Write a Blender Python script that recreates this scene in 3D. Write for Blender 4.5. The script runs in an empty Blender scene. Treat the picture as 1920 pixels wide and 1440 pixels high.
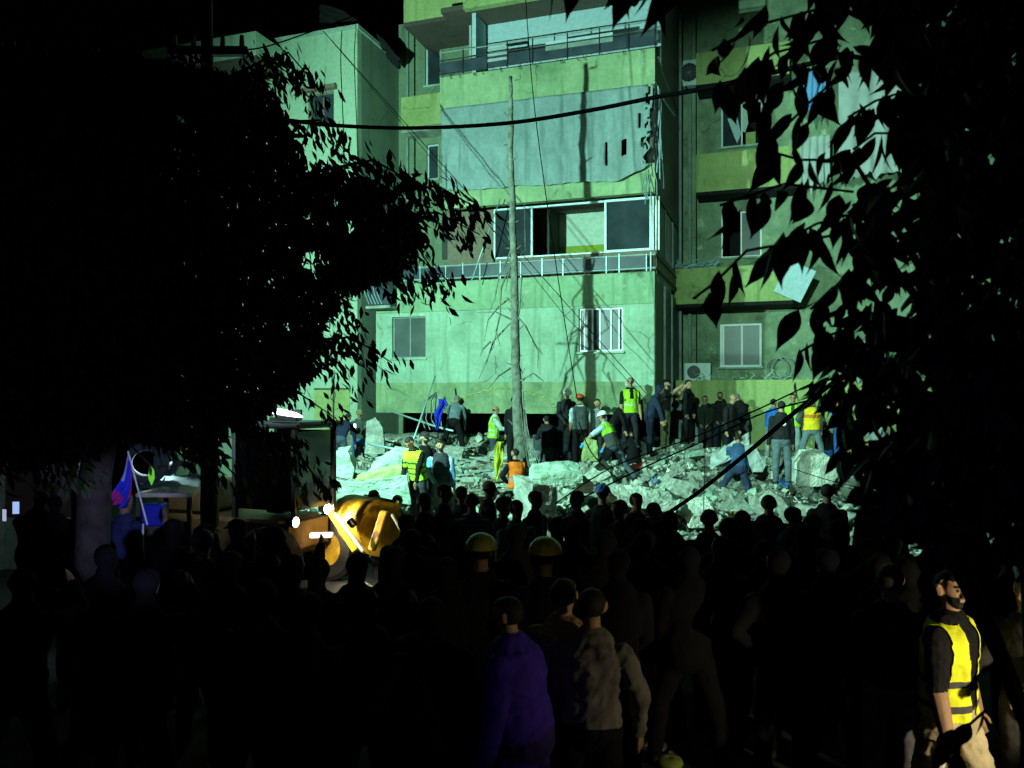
import bpy, math, random
import numpy as np
from mathutils import Vector, Matrix, noise as mnoise

R = math.radians
scene = bpy.context.scene
random.seed(11)
rng = np.random.default_rng(5)

# ------------------------------------------------------------------ camera
F = 1500.0                      # focal length in photograph pixels (1920 wide)
HZ = 745.0                      # horizon row in the photograph
CH = 3.0                        # camera height
cam_d = bpy.data.cameras.new('camera')
cam_d.sensor_width = 36.0
cam_d.lens = 36.0 * F / 1920.0
cam_d.shift_y = (HZ - 720.0) / 1920.0
cam_d.dof.use_dof = True
cam_d.dof.focus_distance = 20.0
cam_d.dof.aperture_fstop = 4.5
cam_d.clip_start = 0.05
cam_d.clip_end = 600.0
cam = bpy.data.objects.new('camera', cam_d)
scene.collection.objects.link(cam)
cam.location = (0, 0, CH)
cam.rotation_euler = (R(90), 0, 0)
scene.camera = cam

# ------------------------------------------------------------------ night sky
world = bpy.data.worlds.new('World')
scene.world = world
world.use_nodes = True
wn = world.node_tree
sky = wn.nodes.new('ShaderNodeTexSky')
sky.sky_type = 'NISHITA'
sky.sun_disc = False
sky.sun_elevation = R(-4.0)
sky.sun_rotation = R(200)
wn.nodes['Background'].inputs['Strength'].default_value = 0.006
wn.links.new(sky.outputs[0], wn.nodes['Background'].inputs['Color'])

# ------------------------------------------------------------------ exposure
vs = scene.view_settings
vs.view_transform = 'Standard'
vs.look = 'None'
vs.exposure = 0.0
vs.gamma = 1.0

# ------------------------------------------------------------------ floodlights (lamps sit in heads built further down)
def aim(o, target):
    d = Vector(target) - Vector(o.location)
    o.rotation_euler = d.to_track_quat('-Z', 'Y').to_euler()

def spot(name, loc, target, power, color, size, blend=0.25, radius=0.1):
    l = bpy.data.lights.new(name, 'SPOT')
    l.energy = power; l.color = color
    l.spot_size = R(size); l.spot_blend = blend
    l.shadow_soft_size = radius
    o = bpy.data.objects.new(name, l)
    scene.collection.objects.link(o)
    o.location = loc
    aim(o, target)
    return o

MAIN_LOC = (-6.0, 11.0, 6.4)
FILL_LOC = (-2.5, -1.2, 8.2)
spot('floodlight_beam', MAIN_LOC, (2.4, 22.0, 5.6), 11600, (0.47, 1.0, 0.80), 124, 0.55, 0.10)
spot('second_floodlight_beam', FILL_LOC, (7.2, 25.0, 6.2), 21000, (0.50, 1.0, 0.78), 38, 0.6, 0.14)

# ------------------------------------------------------------------ frame of the main facade
AL = math.atan(1500.0 / 4400.0)
CA, SA = math.cos(AL), math.sin(AL)
C0 = (3.75, 21.0)

def loc2w(s, d, z=0.0):
    return Vector((C0[0] + s * CA + d * SA, C0[1] - s * SA + d * CA, z))

def S(px, d=0.0):               # facade coordinate of a photograph column on the plane at depth d
    k = (px - 960.0) / F
    return (k * (C0[1] + CA * d) - (C0[0] + SA * d)) / (CA + SA * k)

def Zf(py, px, d=0.0):          # height of a photograph row on that plane
    s = S(px, d)
    Y = C0[1] - s * SA + d * CA
    return CH + (HZ - py) * Y / F

def W(px, py, Y):               # world point of a photograph pixel at distance Y
    return Vector(((px - 960.0) * Y / F, Y, CH + (HZ - py) * Y / F))

# ------------------------------------------------------------------ materials
def new_mat(name):
    m = bpy.data.materials.new(name)
    m.use_nodes = True
    nt = m.node_tree
    return m, nt, nt.nodes['Principled BSDF']

def N(nt, t, **kw):
    n = nt.nodes.new(t)
    for k, v in kw.items():
        setattr(n, k, v)
    return n

def plain(name, col, rough=0.8, var=0.18, scale=6.0, bump=0.15, bscale=40.0, metal=0.0, spec=0.3, bdist=0.01):
    """one colour with uneven tone and a little relief"""
    m, nt, b = new_mat(name)
    tc = N(nt, 'ShaderNodeTexCoord')
    n1 = N(nt, 'ShaderNodeTexNoise'); n1.inputs['Scale'].default_value = scale; n1.inputs['Detail'].default_value = 6
    nt.links.new(tc.outputs['Object'], n1.inputs['Vector'])
    ramp = N(nt, 'ShaderNodeMapRange')
    ramp.inputs['From Min'].default_value = 0.3; ramp.inputs['From Max'].default_value = 0.7
    ramp.inputs['To Min'].default_value = 1 - var; ramp.inputs['To Max'].default_value = 1 + var
    nt.links.new(n1.outputs['Fac'], ramp.inputs['Value'])
    vm = N(nt, 'ShaderNodeVectorMath', operation='SCALE')
    vm.inputs[0].default_value = col[:3]
    nt.links.new(ramp.outputs['Result'], vm.inputs['Scale'])
    nt.links.new(vm.outputs[0], b.inputs['Base Color'])
    b.inputs['Roughness'].default_value = rough
    b.inputs['Metallic'].default_value = metal
    b.inputs['Specular IOR Level'].default_value = spec
    if bump:
        n2 = N(nt, 'ShaderNodeTexNoise'); n2.inputs['Scale'].default_value = bscale; n2.inputs['Detail'].default_value = 5
        nt.links.new(tc.outputs['Object'], n2.inputs['Vector'])
        bp = N(nt, 'ShaderNodeBump'); bp.inputs['Strength'].default_value = bump; bp.inputs['Distance'].default_value = bdist
        nt.links.new(n2.outputs['Fac'], bp.inputs['Height'])
        nt.links.new(bp.outputs[0], b.inputs['Normal'])
    return m

def plaster(name, col, stain, streak=0.5, patch=0.5, pscale=0.9, rough=0.92, peel=None, crack=0.5):
    """painted render: blotches, rain streaks running down, peeled spots, fine relief"""
    m, nt, b = new_mat(name)
    L = nt.links.new
    tc = N(nt, 'ShaderNodeTexCoord')
    n1 = N(nt, 'ShaderNodeTexNoise'); n1.inputs['Scale'].default_value = pscale; n1.inputs['Detail'].default_value = 8; n1.inputs['Roughness'].default_value = 0.62
    L(tc.outputs['Object'], n1.inputs['Vector'])
    r1 = N(nt, 'ShaderNodeMapRange'); r1.inputs['From Min'].default_value = 0.42; r1.inputs['From Max'].default_value = 0.72
    r1.inputs['To Max'].default_value = patch
    L(n1.outputs['Fac'], r1.inputs['Value'])
    mp = N(nt, 'ShaderNodeMapping'); mp.inputs['Scale'].default_value = (5.0, 5.0, 0.35)
    L(tc.outputs['Object'], mp.inputs['Vector'])
    n2 = N(nt, 'ShaderNodeTexNoise'); n2.inputs['Scale'].default_value = 1.0; n2.inputs['Detail'].default_value = 5
    L(mp.outputs[0], n2.inputs['Vector'])
    r2 = N(nt, 'ShaderNodeMapRange'); r2.inputs['From Min'].default_value = 0.5; r2.inputs['From Max'].default_value = 0.75
    r2.inputs['To Max'].default_value = streak
    L(n2.outputs['Fac'], r2.inputs['Value'])
    mx = N(nt, 'ShaderNodeMath', operation='MAXIMUM')
    L(r1.outputs[0], mx.inputs[0]); L(r2.outputs[0], mx.inputs[1])
    c1 = N(nt, 'ShaderNodeMix', data_type='RGBA')
    c1.inputs['A'].default_value = (*col, 1); c1.inputs['B'].default_value = (*stain, 1)
    L(mx.outputs[0], c1.inputs['Factor'])
    last = c1.outputs['Result']
    if peel is not None:
        n3 = N(nt, 'ShaderNodeTexNoise'); n3.inputs['Scale'].default_value = 2.4; n3.inputs['Detail'].default_value = 9; n3.inputs['Roughness'].default_value = 0.7
        L(tc.outputs['Object'], n3.inputs['Vector'])
        r3 = N(nt, 'ShaderNodeMapRange'); r3.inputs['From Min'].default_value = 0.61; r3.inputs['From Max'].default_value = 0.65
        L(n3.outputs['Fac'], r3.inputs['Value'])
        c2 = N(nt, 'ShaderNodeMix', data_type='RGBA'); c2.inputs['B'].default_value = (*peel, 1)
        L(last, c2.inputs['A']); L(r3.outputs[0], c2.inputs['Factor'])
        last = c2.outputs['Result']
    # hairline cracks
    nd = N(nt, 'ShaderNodeTexNoise'); nd.inputs['Scale'].default_value = 2.2; nd.inputs['Detail'].default_value = 6
    L(tc.outputs['Object'], nd.inputs['Vector'])
    va = N(nt, 'ShaderNodeVectorMath', operation='SCALE'); va.inputs['Scale'].default_value = 0.4
    L(nd.outputs['Color'], va.inputs[0])
    vb = N(nt, 'ShaderNodeVectorMath', operation='ADD')
    L(tc.outputs['Object'], vb.inputs[0]); L(va.outputs[0], vb.inputs[1])
    vo = N(nt, 'ShaderNodeTexVoronoi', feature='DISTANCE_TO_EDGE'); vo.inputs['Scale'].default_value = 0.55
    L(vb.outputs[0], vo.inputs['Vector'])
    rc = N(nt, 'ShaderNodeMapRange'); rc.inputs['From Min'].default_value = 0.004; rc.inputs['From Max'].default_value = 0.012
    rc.inputs['To Min'].default_value = crack; rc.inputs['To Max'].default_value = 0.0
    L(vo.outputs['Distance'], rc.inputs['Value'])
    mk = N(nt, 'ShaderNodeMath', operation='MULTIPLY')
    rk = N(nt, 'ShaderNodeMapRange'); rk.inputs['From Min'].default_value = 0.50; rk.inputs['From Max'].default_value = 0.58
    L(n1.outputs['Fac'], rk.inputs['Value']); L(rc.outputs[0], mk.inputs[0]); L(rk.outputs[0], mk.inputs[1])
    c3 = N(nt, 'ShaderNodeMix', data_type='RGBA'); c3.inputs['B'].default_value = (0.03, 0.035, 0.03, 1)
    L(last, c3.inputs['A']); L(mk.outputs[0], c3.inputs['Factor'])
    last = c3.outputs['Result']
    # fine grime
    ng = N(nt, 'ShaderNodeTexNoise'); ng.inputs['Scale'].default_value = 9; ng.inputs['Detail'].default_value = 10; ng.inputs['Roughness'].default_value = 0.75
    L(tc.outputs['Object'], ng.inputs['Vector'])
    rg = N(nt, 'ShaderNodeMapRange'); rg.inputs['From Min'].default_value = 0.3; rg.inputs['From Max'].default_value = 0.7; rg.inputs['To Min'].default_value = 0.78; rg.inputs['To Max'].default_value = 1.12
    L(ng.outputs['Fac'], rg.inputs['Value'])
    vg = N(nt, 'ShaderNodeVectorMath', operation='SCALE')
    L(last, vg.inputs[0]); L(rg.outputs[0], vg.inputs['Scale'])
    last = vg.outputs[0]
    L(last, b.inputs['Base Color'])
    b.inputs['Roughness'].default_value = rough
    b.inputs['Specular IOR Level'].default_value = 0.25
    n4 = N(nt, 'ShaderNodeTexNoise'); n4.inputs['Scale'].default_value = 14; n4.inputs['Detail'].default_value = 8
    L(tc.outputs['Object'], n4.inputs['Vector'])
    bp = N(nt, 'ShaderNodeBump'); bp.inputs['Strength'].default_value = 0.35; bp.inputs['Distance'].default_value = 0.02
    L(n4.outputs['Fac'], bp.inputs['Height']); L(bp.outputs[0], b.inputs['Normal'])
    return m

def emit(name, col, strength):
    m, nt, b = new_mat(name)
    b.inputs['Base Color'].default_value = (*col, 1)
    b.inputs['Emission Color'].default_value = (*col, 1)
    b.inputs['Emission Strength'].default_value = strength
    return m

M = {}
M['wall_mint'] = plaster('wall_mint', (0.33, 0.50, 0.36), (0.13, 0.22, 0.14), 0.8, 0.75, 0.8, peel=(0.24, 0.34, 0.26))
M['wall_base'] = plaster('wall_base', (0.27, 0.38, 0.20), (0.09, 0.15, 0.08), 0.8, 0.95, 1.3, peel=(0.40, 0.46, 0.24))
M['band_green'] = plaster('band_green', (0.27, 0.44, 0.26), (0.11, 0.20, 0.11), 0.95, 0.75, 0.9, peel=(0.36, 0.44, 0.34))
M['band_yellow'] = plaster('band_yellow', (0.31, 0.43, 0.23), (0.10, 0.18, 0.09), 1.0, 0.8, 0.8, peel=(0.30, 0.38, 0.26))
M['parapet_yellow'] = plaster('parapet_yellow', (0.35, 0.44, 0.17), (0.14, 0.22, 0.07), 0.75, 0.6, 0.9)
M['wall_left'] = plaster('wall_left', (0.36, 0.52, 0.36), (0.22, 0.34, 0.22), 0.6, 0.5, 0.6)
M['wall_left_shade'] = plaster('wall_left_shade', (0.20, 0.29, 0.20), (0.10, 0.15, 0.11), 0.6, 0.5, 0.8)  # front wall colour evenly darkened for the weaker light on the flank
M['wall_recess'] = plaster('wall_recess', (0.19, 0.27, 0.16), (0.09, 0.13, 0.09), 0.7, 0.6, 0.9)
M['wall_wing'] = plaster('wall_wing', (0.24, 0.33, 0.20), (0.09, 0.13, 0.08), 0.5, 0.95, 1.3, peel=(0.34, 0.46, 0.26))
M['wall_side_shade'] = plaster('wall_side_shade', (0.11, 0.105, 0.09), (0.03, 0.032, 0.03), 0.9, 0.6, 1.2, rough=0.55)  # the flank's lack of light is put into this colour
M['inner_wall'] = plaster('inner_wall', (0.48, 0.60, 0.48), (0.35, 0.45, 0.35), 0.2, 0.3, 1.5, crack=0.0)
M['inner_olive'] = plaster('inner_olive', (0.24, 0.34, 0.04), (0.18, 0.27, 0.03), 0.3, 0.3, 1.5)
M['inner_blue'] = plaster('inner_blue', (0.42, 0.56, 0.60), (0.35, 0.48, 0.52), 0.2, 0.3, 1.5, crack=0.0)
M['inner_dark'] = plaster('inner_dark', (0.05, 0.06, 0.05), (0.03, 0.03, 0.03), 0.4, 0.5, 1.5)  # dark tone that stands in for unlit interiors
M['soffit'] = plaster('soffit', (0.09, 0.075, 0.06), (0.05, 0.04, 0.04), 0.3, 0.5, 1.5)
M['near_black'] = plaster('near_black', (0.012, 0.012, 0.012), (0.006, 0.006, 0.006), 0.4, 0.5, 1.5)  # near-black tone; stands in for shade in voids and under balconies
M['shutter_brown'] = plain('shutter_brown', (0.16, 0.13, 0.09), 0.7)
M['alum'] = plain('alum', (0.50, 0.62, 0.64), 0.45, 0.1, 3, 0.05, metal=0.2)
M['white_frame'] = plain('white_frame', (0.80, 0.86, 0.84), 0.4, 0.06, 3, 0.03)
M['dark_panel'] = plain('dark_panel', (0.040, 0.055, 0.070), 0.35, 0.3, 2.5, 0.05)
M['rail'] = plain('rail', (0.33, 0.48, 0.50), 0.4, 0.15, 3, 0.05, metal=0.3)
M['glass'] = plain('glass', (0.030, 0.042, 0.048), 0.08, 0.35, 1.6, 0.02, bscale=3, spec=0.6)
M['glass_grey'] = plain('glass_grey', (0.075, 0.10, 0.095), 0.35, 0.25, 1.6, 0.02, bscale=3, spec=0.3)
M['tarp_blue'] = plaster('tarp_blue', (0.24, 0.33, 0.32), (0.11, 0.17, 0.16), 0.95, 0.6, 1.0, rough=0.7, crack=0.0)
M['cloth_white'] = plain('cloth_white', (0.34, 0.39, 0.37), 0.8, 0.12, 3, 0.2, 12)
M['cloth_blue'] = plain('cloth_blue', (0.12, 0.30, 0.55), 0.8, 0.12, 3, 0.2, 12)
M['pipe'] = plain('pipe', (0.22, 0.28, 0.25), 0.5)
M['black_pipe'] = plain('black_pipe', (0.012, 0.012, 0.013), 0.4)
M['cable'] = plain('cable', (0.0015, 0.0015, 0.002), 0.9, bump=0, spec=0.0)
M['ac_white'] = plain('ac_white', (0.60, 0.72, 0.68), 0.5, 0.12, 4)
M['ac_dark'] = plain('ac_dark', (0.03, 0.035, 0.035), 0.5)
M['asphalt'] = plain('asphalt', (0.045, 0.045, 0.047), 0.9, 0.35, 3, 0.6, 60)
M['concrete'] = plain('concrete', (0.50, 0.54, 0.45), 0.95, 0.45, 3.0, 1.0, 22, bdist=0.04)
M['concrete_grey'] = plain('concrete_grey', (0.27, 0.31, 0.26), 0.95, 0.5, 3.0, 1.0, 22, bdist=0.04)
M['concrete_mint'] = plain('concrete_mint', (0.29, 0.42, 0.32), 0.95, 0.35, 3.0, 0.8, 22, bdist=0.03)
M['rubble_dust_shade'] = plain('rubble_dust_shade', (0.20, 0.22, 0.18), 0.95, 0.7, 2.2, 1.0, 16, bdist=0.06)  # dusty mound, darkened to paint shade into the gaps between chunks
M['wood'] = plain('wood', (0.22, 0.22, 0.15), 0.85, 0.3, 5, 0.3, 30)
M['wood_dark'] = plain('wood_dark', (0.09, 0.09, 0.065), 0.85, 0.3, 5, 0.3, 30)
M['bark'] = plain('bark', (0.13, 0.15, 0.115), 0.95, 0.45, 7, 1.0, 18, bdist=0.03)
M['bark_dark'] = plain('bark_dark', (0.035, 0.03, 0.026), 0.95, 0.4, 7, 1.0, 25, bdist=0.02)
M['leaf'] = plain('leaf', (0.035, 0.060, 0.020), 0.55, 0.4, 8, 0.0, spec=0.15)
M['leaf_right'] = plain('leaf_right', (0.025, 0.040, 0.016), 0.55, 0.4, 8, 0.0, spec=0.12)
M['pole_grey'] = plain('pole_grey', (0.16, 0.16, 0.15), 0.9)
M['metal_dark'] = plain('metal_dark', (0.02, 0.02, 0.022), 0.5, metal=0.4)
M['rubber'] = plain('rubber', (0.016, 0.016, 0.017), 0.85)
M['cat_yellow'] = plaster('cat_yellow', (0.64, 0.39, 0.02), (0.09, 0.055, 0.02), 0.5, 0.9, 3.5, rough=0.6, peel=(0.16, 0.09, 0.03), crack=0.0)
M['cat_dark'] = plain('cat_dark', (0.10, 0.055, 0.02), 0.6, 0.4, 6)  # darker brown than the bucket paint
M['brick_red'] = plain('brick_red', (0.12, 0.05, 0.035), 0.8, 0.3, 6)

# ------------------------------------------------------------------ object helpers
COL = scene.collection

def tag(o, label=None, cat=None, group=None, kind=None):
    if label: o['label'] = label
    if cat: o['category'] = cat
    if group: o['group'] = group
    if kind: o['kind'] = kind
    return o

def empty(name, loc=(0, 0, 0), rz=0.0):
    o = bpy.data.objects.new(name, None)
    o.empty_display_size = 0.2
    COL.objects.link(o)
    o.location = loc
    o.rotation_euler = (0, 0, rz)
    return o

def thing(name, label, cat, loc=(0, 0, 0), rz=0.0, group=None):
    return tag(empty(name, loc, rz), label, cat, group)

class MB:
    def __init__(self):
        self.v = []; self.f = []; self.mi = []; self.cur = 0; self.smooth = False
    def add(self, vs, fs):
        o = len(self.v)
        self.v.extend([tuple(p) for p in vs])
        self.f.extend([tuple(i + o for i in f) for f in fs])
        self.mi.extend([self.cur] * len(fs))
        return self
    def box(self, x0, x1, y0, y1, z0, z1):
        v = [(x0, y0, z0), (x1, y0, z0), (x1, y1, z0), (x0, y1, z0), (x0, y0, z1), (x1, y0, z1), (x1, y1, z1), (x0, y1, z1)]
        return self.add(v, [(0, 3, 2, 1), (4, 5, 6, 7), (0, 1, 5, 4), (1, 2, 6, 5), (2, 3, 7, 6), (3, 0, 4, 7)])
    def tube(self, pts, rad, seg=8, cap=True):
        pts = [Vector(p) for p in pts]
        if not hasattr(rad, '__len__'): rad = [rad] * len(pts)
        vs = []; n = len(pts)
        up = None
        for i, p in enumerate(pts):
            t = (pts[min(i + 1, n - 1)] - pts[max(i - 1, 0)])
            if t.length < 1e-9: t = Vector((0, 0, 1))
            t.normalize()
            if up is None:
                up = Vector((0, 0, 1)) if abs(t.z) < 0.9 else Vector((1, 0, 0))
            a = up.cross(t)
            if a.length < 1e-4: a = Vector((1, 0, 0)).cross(t)
            a.normalize(); b = t.cross(a)
            up = b.cross(t) * -1 if False else up
            for k in range(seg):
                an = 2 * math.pi * k / seg
                vs.append(p + (a * math.cos(an) + b * math.sin(an)) * rad[i])
        fs = []
        for i in range(n - 1):
            for k in range(seg):
                fs.append((i * seg + k, i * seg + (k + 1) % seg, (i + 1) * seg + (k + 1) % seg, (i + 1) * seg + k))
        if cap:
            fs.append(tuple(range(seg))[::-1]); fs.append(tuple(range((n - 1) * seg, n * seg)))
        return self.add(vs, fs)
    def grid(self, P, nu, nv):          # P(i,j) -> point
        vs = [P(i, j) for j in range(nv + 1) for i in range(nu + 1)]
        fs = [(j * (nu + 1) + i, j * (nu + 1) + i + 1, (j + 1) * (nu + 1) + i + 1, (j + 1) * (nu + 1) + i) for j in range(nv) for i in range(nu)]
        return self.add(vs, fs)
    def build(self, name, mats, parent=None, smooth=False):
        me = bpy.data.meshes.new(name)
        me.from_pydata(self.v, [], self.f)
        if not isinstance(mats, (list, tuple)): mats = [mats]
        for m in mats: me.materials.append(M[m] if isinstance(m, str) else m)
        if len(mats) > 1: me.polygons.foreach_set('material_index', self.mi)
        if smooth: me.polygons.foreach_set('use_smooth', [True] * len(me.polygons))
        me.update()
        o = bpy.data.objects.new(name, me)
        COL.objects.link(o)
        if parent: o.parent = parent
        return o

def solid(o, t):
    m = o.modifiers.new('thickness', 'SOLIDIFY'); m.thickness = t; m.offset = 0
    return o

def bevel(o, w, seg=1):
    m = o.modifiers.new('edges', 'BEVEL'); m.width = w; m.segments = seg; m.limit_method = 'ANGLE'
    return o

def wall(name, parent, mat, s0, s1, z0, z1, d, thick, holes=(), rough_edge=None):
    """a slab of wall in facade coordinates with rectangular openings (with reveals)"""
    xs = sorted({s0, s1, *[h for q in holes for h in q[:2]]})
    zs = sorted({z0, z1, *[h for q in holes for h in q[2:]]})
    xs = [x for x in xs if s0 <= x <= s1]; zs = [z for z in zs if z0 <= z <= z1]
    def hole(i, j):
        if i < 0 or j < 0 or i >= len(xs) - 1 or j >= len(zs) - 1: return True
        cx = (xs[i] + xs[i + 1]) / 2; cz = (zs[j] + zs[j + 1]) / 2
        return any(h[0] < cx < h[1] and h[2] < cz < h[3] for h in holes)
    mb = MB(); d1 = d + thick
    for i in range(len(xs) - 1):
        for j in range(len(zs) - 1):
            if hole(i, j): continue
            a, b, c, e = xs[i], xs[i + 1], zs[j], zs[j + 1]
            mb.add([(a, d, c), (b, d, c), (b, d, e), (a, d, e)], [(0, 1, 2, 3)])
            mb.add([(a, d1, c), (b, d1, c), (b, d1, e), (a, d1, e)], [(3, 2, 1, 0)])
            if hole(i - 1, j): mb.add([(a, d, c), (a, d, e), (a, d1, e), (a, d1, c)], [(0, 1, 2, 3)])
            if hole(i + 1, j): mb.add([(b, d, c), (b, d1, c), (b, d1, e), (b, d, e)], [(0, 1, 2, 3)])
            if hole(i, j - 1): mb.add([(a, d, c), (a, d1, c), (b, d1, c), (b, d, c)], [(0, 1, 2, 3)])
            if hole(i, j + 1): mb.add([(a, d, e), (b, d, e), (b, d1, e), (a, d1, e)], [(0, 1, 2, 3)])
    return mb.build(name, mat, parent)

def window(parent, s0, s1, z0, z1, d, panes, frame='alum', glass='glass', fw=0.05, sill=True, glass_mats=None, skip=()):
    """frame ring and mullions as a part, each pane a sub-part"""
    mb = MB()
    mb.box(s0, s1, d, d + 0.07, z0, z0 + fw).box(s0, s1, d, d + 0.07, z1 - fw, z1)
    mb.box(s0, s0 + fw, d, d + 0.07, z0 + fw, z1 - fw).box(s1 - fw, s1, d, d + 0.07, z0 + fw, z1 - fw)
    edges = [s0 + fw] + [s0 + (s1 - s0) * q for q in panes] + [s1 - fw]
    for e in edges[1:-1]:
        mb.box(e - fw * 0.45, e + fw * 0.45, d + 0.008, d + 0.062, z0 + fw, z1 - fw)
    fr = mb.build('window', frame, parent)
    for i in range(len(edges) - 1):
        if i in skip: continue
        g = MB()
        dd = d + (0.03 if i % 2 else 0.045)
        g.box(edges[i], edges[i + 1], dd, dd + 0.006, z0 + fw, z1 - fw)
        g.build('pane', (glass_mats[i] if glass_mats else glass), fr)
    if sill:
        MB().box(s0 - 0.05, s1 + 0.05, d - 0.16, d - 0.002, z0 - 0.06, z0 - 0.005).build('sill', 'concrete_mint', fr)
    return fr
# ================================================================== THE SETTING
g = MB(); g.grid(lambda i, j: (-150 + i * 30, -60 + j * 30, 0.0), 10, 10)
tag(g.build('street', 'asphalt'), 'dark asphalt street under the crowd', None, kind='structure')

# ================================================================== APARTMENT BLOCK
B = thing('apartment_building', 'damaged green and yellow apartment block, lit, with torn balcony awning', 'building', (C0[0], C0[1], 0), -AL)
sL = S(705)                                   # left end of first-floor wall
w1 = (S(735), S(798), Zf(671, 766), Zf(594, 766))
w2 = (S(1085), S(1168), Zf(659, 1126), Zf(577, 1126))
ZB = 2.55
z_lo = 3.42                                   # top of the stained base band
wall('wall', B, 'wall_mint', sL, 0.0, z_lo, 5.47, 0.0, 0.22, [w1, w2])
wall('wall', B, 'wall_base', sL, 0.0, ZB, z_lo, 0.004, 0.216)
# arched scar in the base band: a raised ragged ridge of old plaster
arc = MB()
for k in range(46):
    u = k / 45.0
    px = 848 + u * 192; py = 762 - 34 * math.sin(math.pi * u) ** 0.7 + random.uniform(-1.5, 1.5)
    c = (S(px), 0.0, Zf(py, px)); r = random.uniform(0.022, 0.05)
    arc.tube([(c[0] - 0.05, -0.004, c[2] - 0.02), (c[0] + 0.05, -0.004, c[2] + random.uniform(-0.02, 0.02))], r * 0.6, 5)
arc.build('plaster_ridge', 'parapet_yellow', B)
wall('wall', B, 'band_green', sL + 0.03, 0.0, 5.47, 6.30, -0.045, 0.26)
MB().box(sL, -0.001, 0.216, 3.2, 6.10, 6.28).build('balcony_floor', 'concrete_grey', B)
MB().box(sL, -0.05, 0.23, 4.0, ZB + 0.0, ZB + 0.2).build('floor_slab', 'concrete_grey', B)
MB().box(sL - 0.2, -0.21, 2.3, 2.5, -0.2, 2.549).build('back_wall', 'near_black', B)  # black colour in place of the unlit gap under the wall
window(B, *w1, 0.10, [0.5], 'pipe', 'glass_grey', 0.035)
window(B, w2[0], w2[1], w2[2], w2[3], 0.07, [0.12, 0.30, 0.47, 0.72, 0.90], 'white_frame', 'glass', 0.045,
       glass_mats=['glass', 'glass_grey', 'glass', 'glass_grey', 'glass_grey', 'glass'])
# protruding surround of the window on the right
MB().box(w2[1] + 0.06, -0.02, -0.030, -0.001, 3.3, 5.46).build('wall_panel', 'wall_mint', B)

# ---- floor with the strip of sliding windows
zc0, zc1 = 6.93, 8.36
wall('wall', B, 'shutter_brown', S(825), 0.0, 6.28, zc0, 0.30, 0.12)
win = [S(925, .3), S(998, .3), S(1133, .3), S(1222, .3)]
window(B, win[0], win[1], zc0, zc1, 0.32, [0.5], 'alum', 'glass', 0.05, sill=False)
window(B, win[2], win[3], zc0, zc1, 0.30, [], 'alum', 'glass', 0.06, sill=False)
for za_, zb_ in ((zc0, zc0 + .04), (zc1 - .05, zc1)):
    MB().box(win[1] + .02, win[2] - .02, 0.33, 0.39, za_, zb_).build('window_track', 'alum', B)
for q in (0.0, 0.075, 0.15):
    MB().box(win[3] + 0.01 + q, win[3] + 0.05 + q, 0.30 + q * .2, 0.36 + q * .2, zc0, zc1).build('sash_bar', 'white_frame', B)
wall('shutter', B, 'shutter_brown', S(838, .3), win[0] - .02, zc0 + .003, zc1, 0.34, 0.05)
MB().box(S(826, .3), S(836, .3), 0.40, 0.45, zc0 + .1, zc1 - .25).build('opening_shade', 'inner_dark', B)  # dark sheet standing in for a small unlit opening
# the room behind the open pane
MB().box(S(900), -0.35, 2.30, 2.42, zc0 + 0.62, 8.75).build('room_wall', 'inner_wall', B)
MB().box(S(900), -0.35, 2.28, 2.42, 6.28, zc0 + 0.615).build('wainscot', 'inner_olive', B)
MB().box(S(985, 1.2), S(1030, 1.2), 1.2, 2.27, 6.285, 8.75).build('room_partition', 'inner_dark', B)  # box for the partition wall inside the room, given a dark tone
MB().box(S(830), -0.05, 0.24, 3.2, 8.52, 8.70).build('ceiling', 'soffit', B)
# railing
RL = empty('railing'); RL.parent = B
zr = (6.395, 6.75)
x0r, x1r = S(742), 0.03
MB().tube([(x0r, -0.075, zr[1]), (x1r, -0.075, zr[1])], 0.019, 8).build('rail', 'rail', RL)
MB().tube([(x0r, -0.075, zr[0]), (x1r, -0.075, zr[0])], 0.022, 8).build('rail', 'rail', RL)
MB().tube([(x1r, -0.075, zr[1]), (x1r, 4.2, zr[1])], 0.019, 8).build('rail', 'metal_dark', RL)
MB().tube([(x1r, -0.075, zr[0]), (x1r, 4.2, zr[0])], 0.022, 8).build('rail', 'metal_dark', RL)
pp = [742, 790, 838, 870, 902, 940, 978, 1018, 1057, 1098, 1138, 1162, 1213, 1221]
for i, p in enumerate(pp):
    x = S(p)
    MB().box(x - .014, x + .014, -.093, -.058, 6.31, zr[1] + (0.06 if i % 2 else 0.015)).build('post', 'rail', RL)
for i in range(len(pp) - 2):
    MB().box(S(pp[i]) + .02, S(pp[i + 1]) - .02, -.068, -.060, zr[0] + .03, zr[1] - .03).build('panel', 'dark_panel', RL)

# ---- floor behind the awning
wall('wall', B, 'band_yellow', S(825), 0.0, 8.40, 9.15, 0.0, 0.22)
wall('wall', B, 'band_yellow', S(825), 0.0, 11.18, 12.18, 0.0, 0.22)
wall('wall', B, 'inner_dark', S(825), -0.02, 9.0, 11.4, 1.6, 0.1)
MB().box(S(825), -0.002, 0.23, 3.2, 12.0, 12.14).build('balcony_floor', 'concrete_grey', B)

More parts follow.
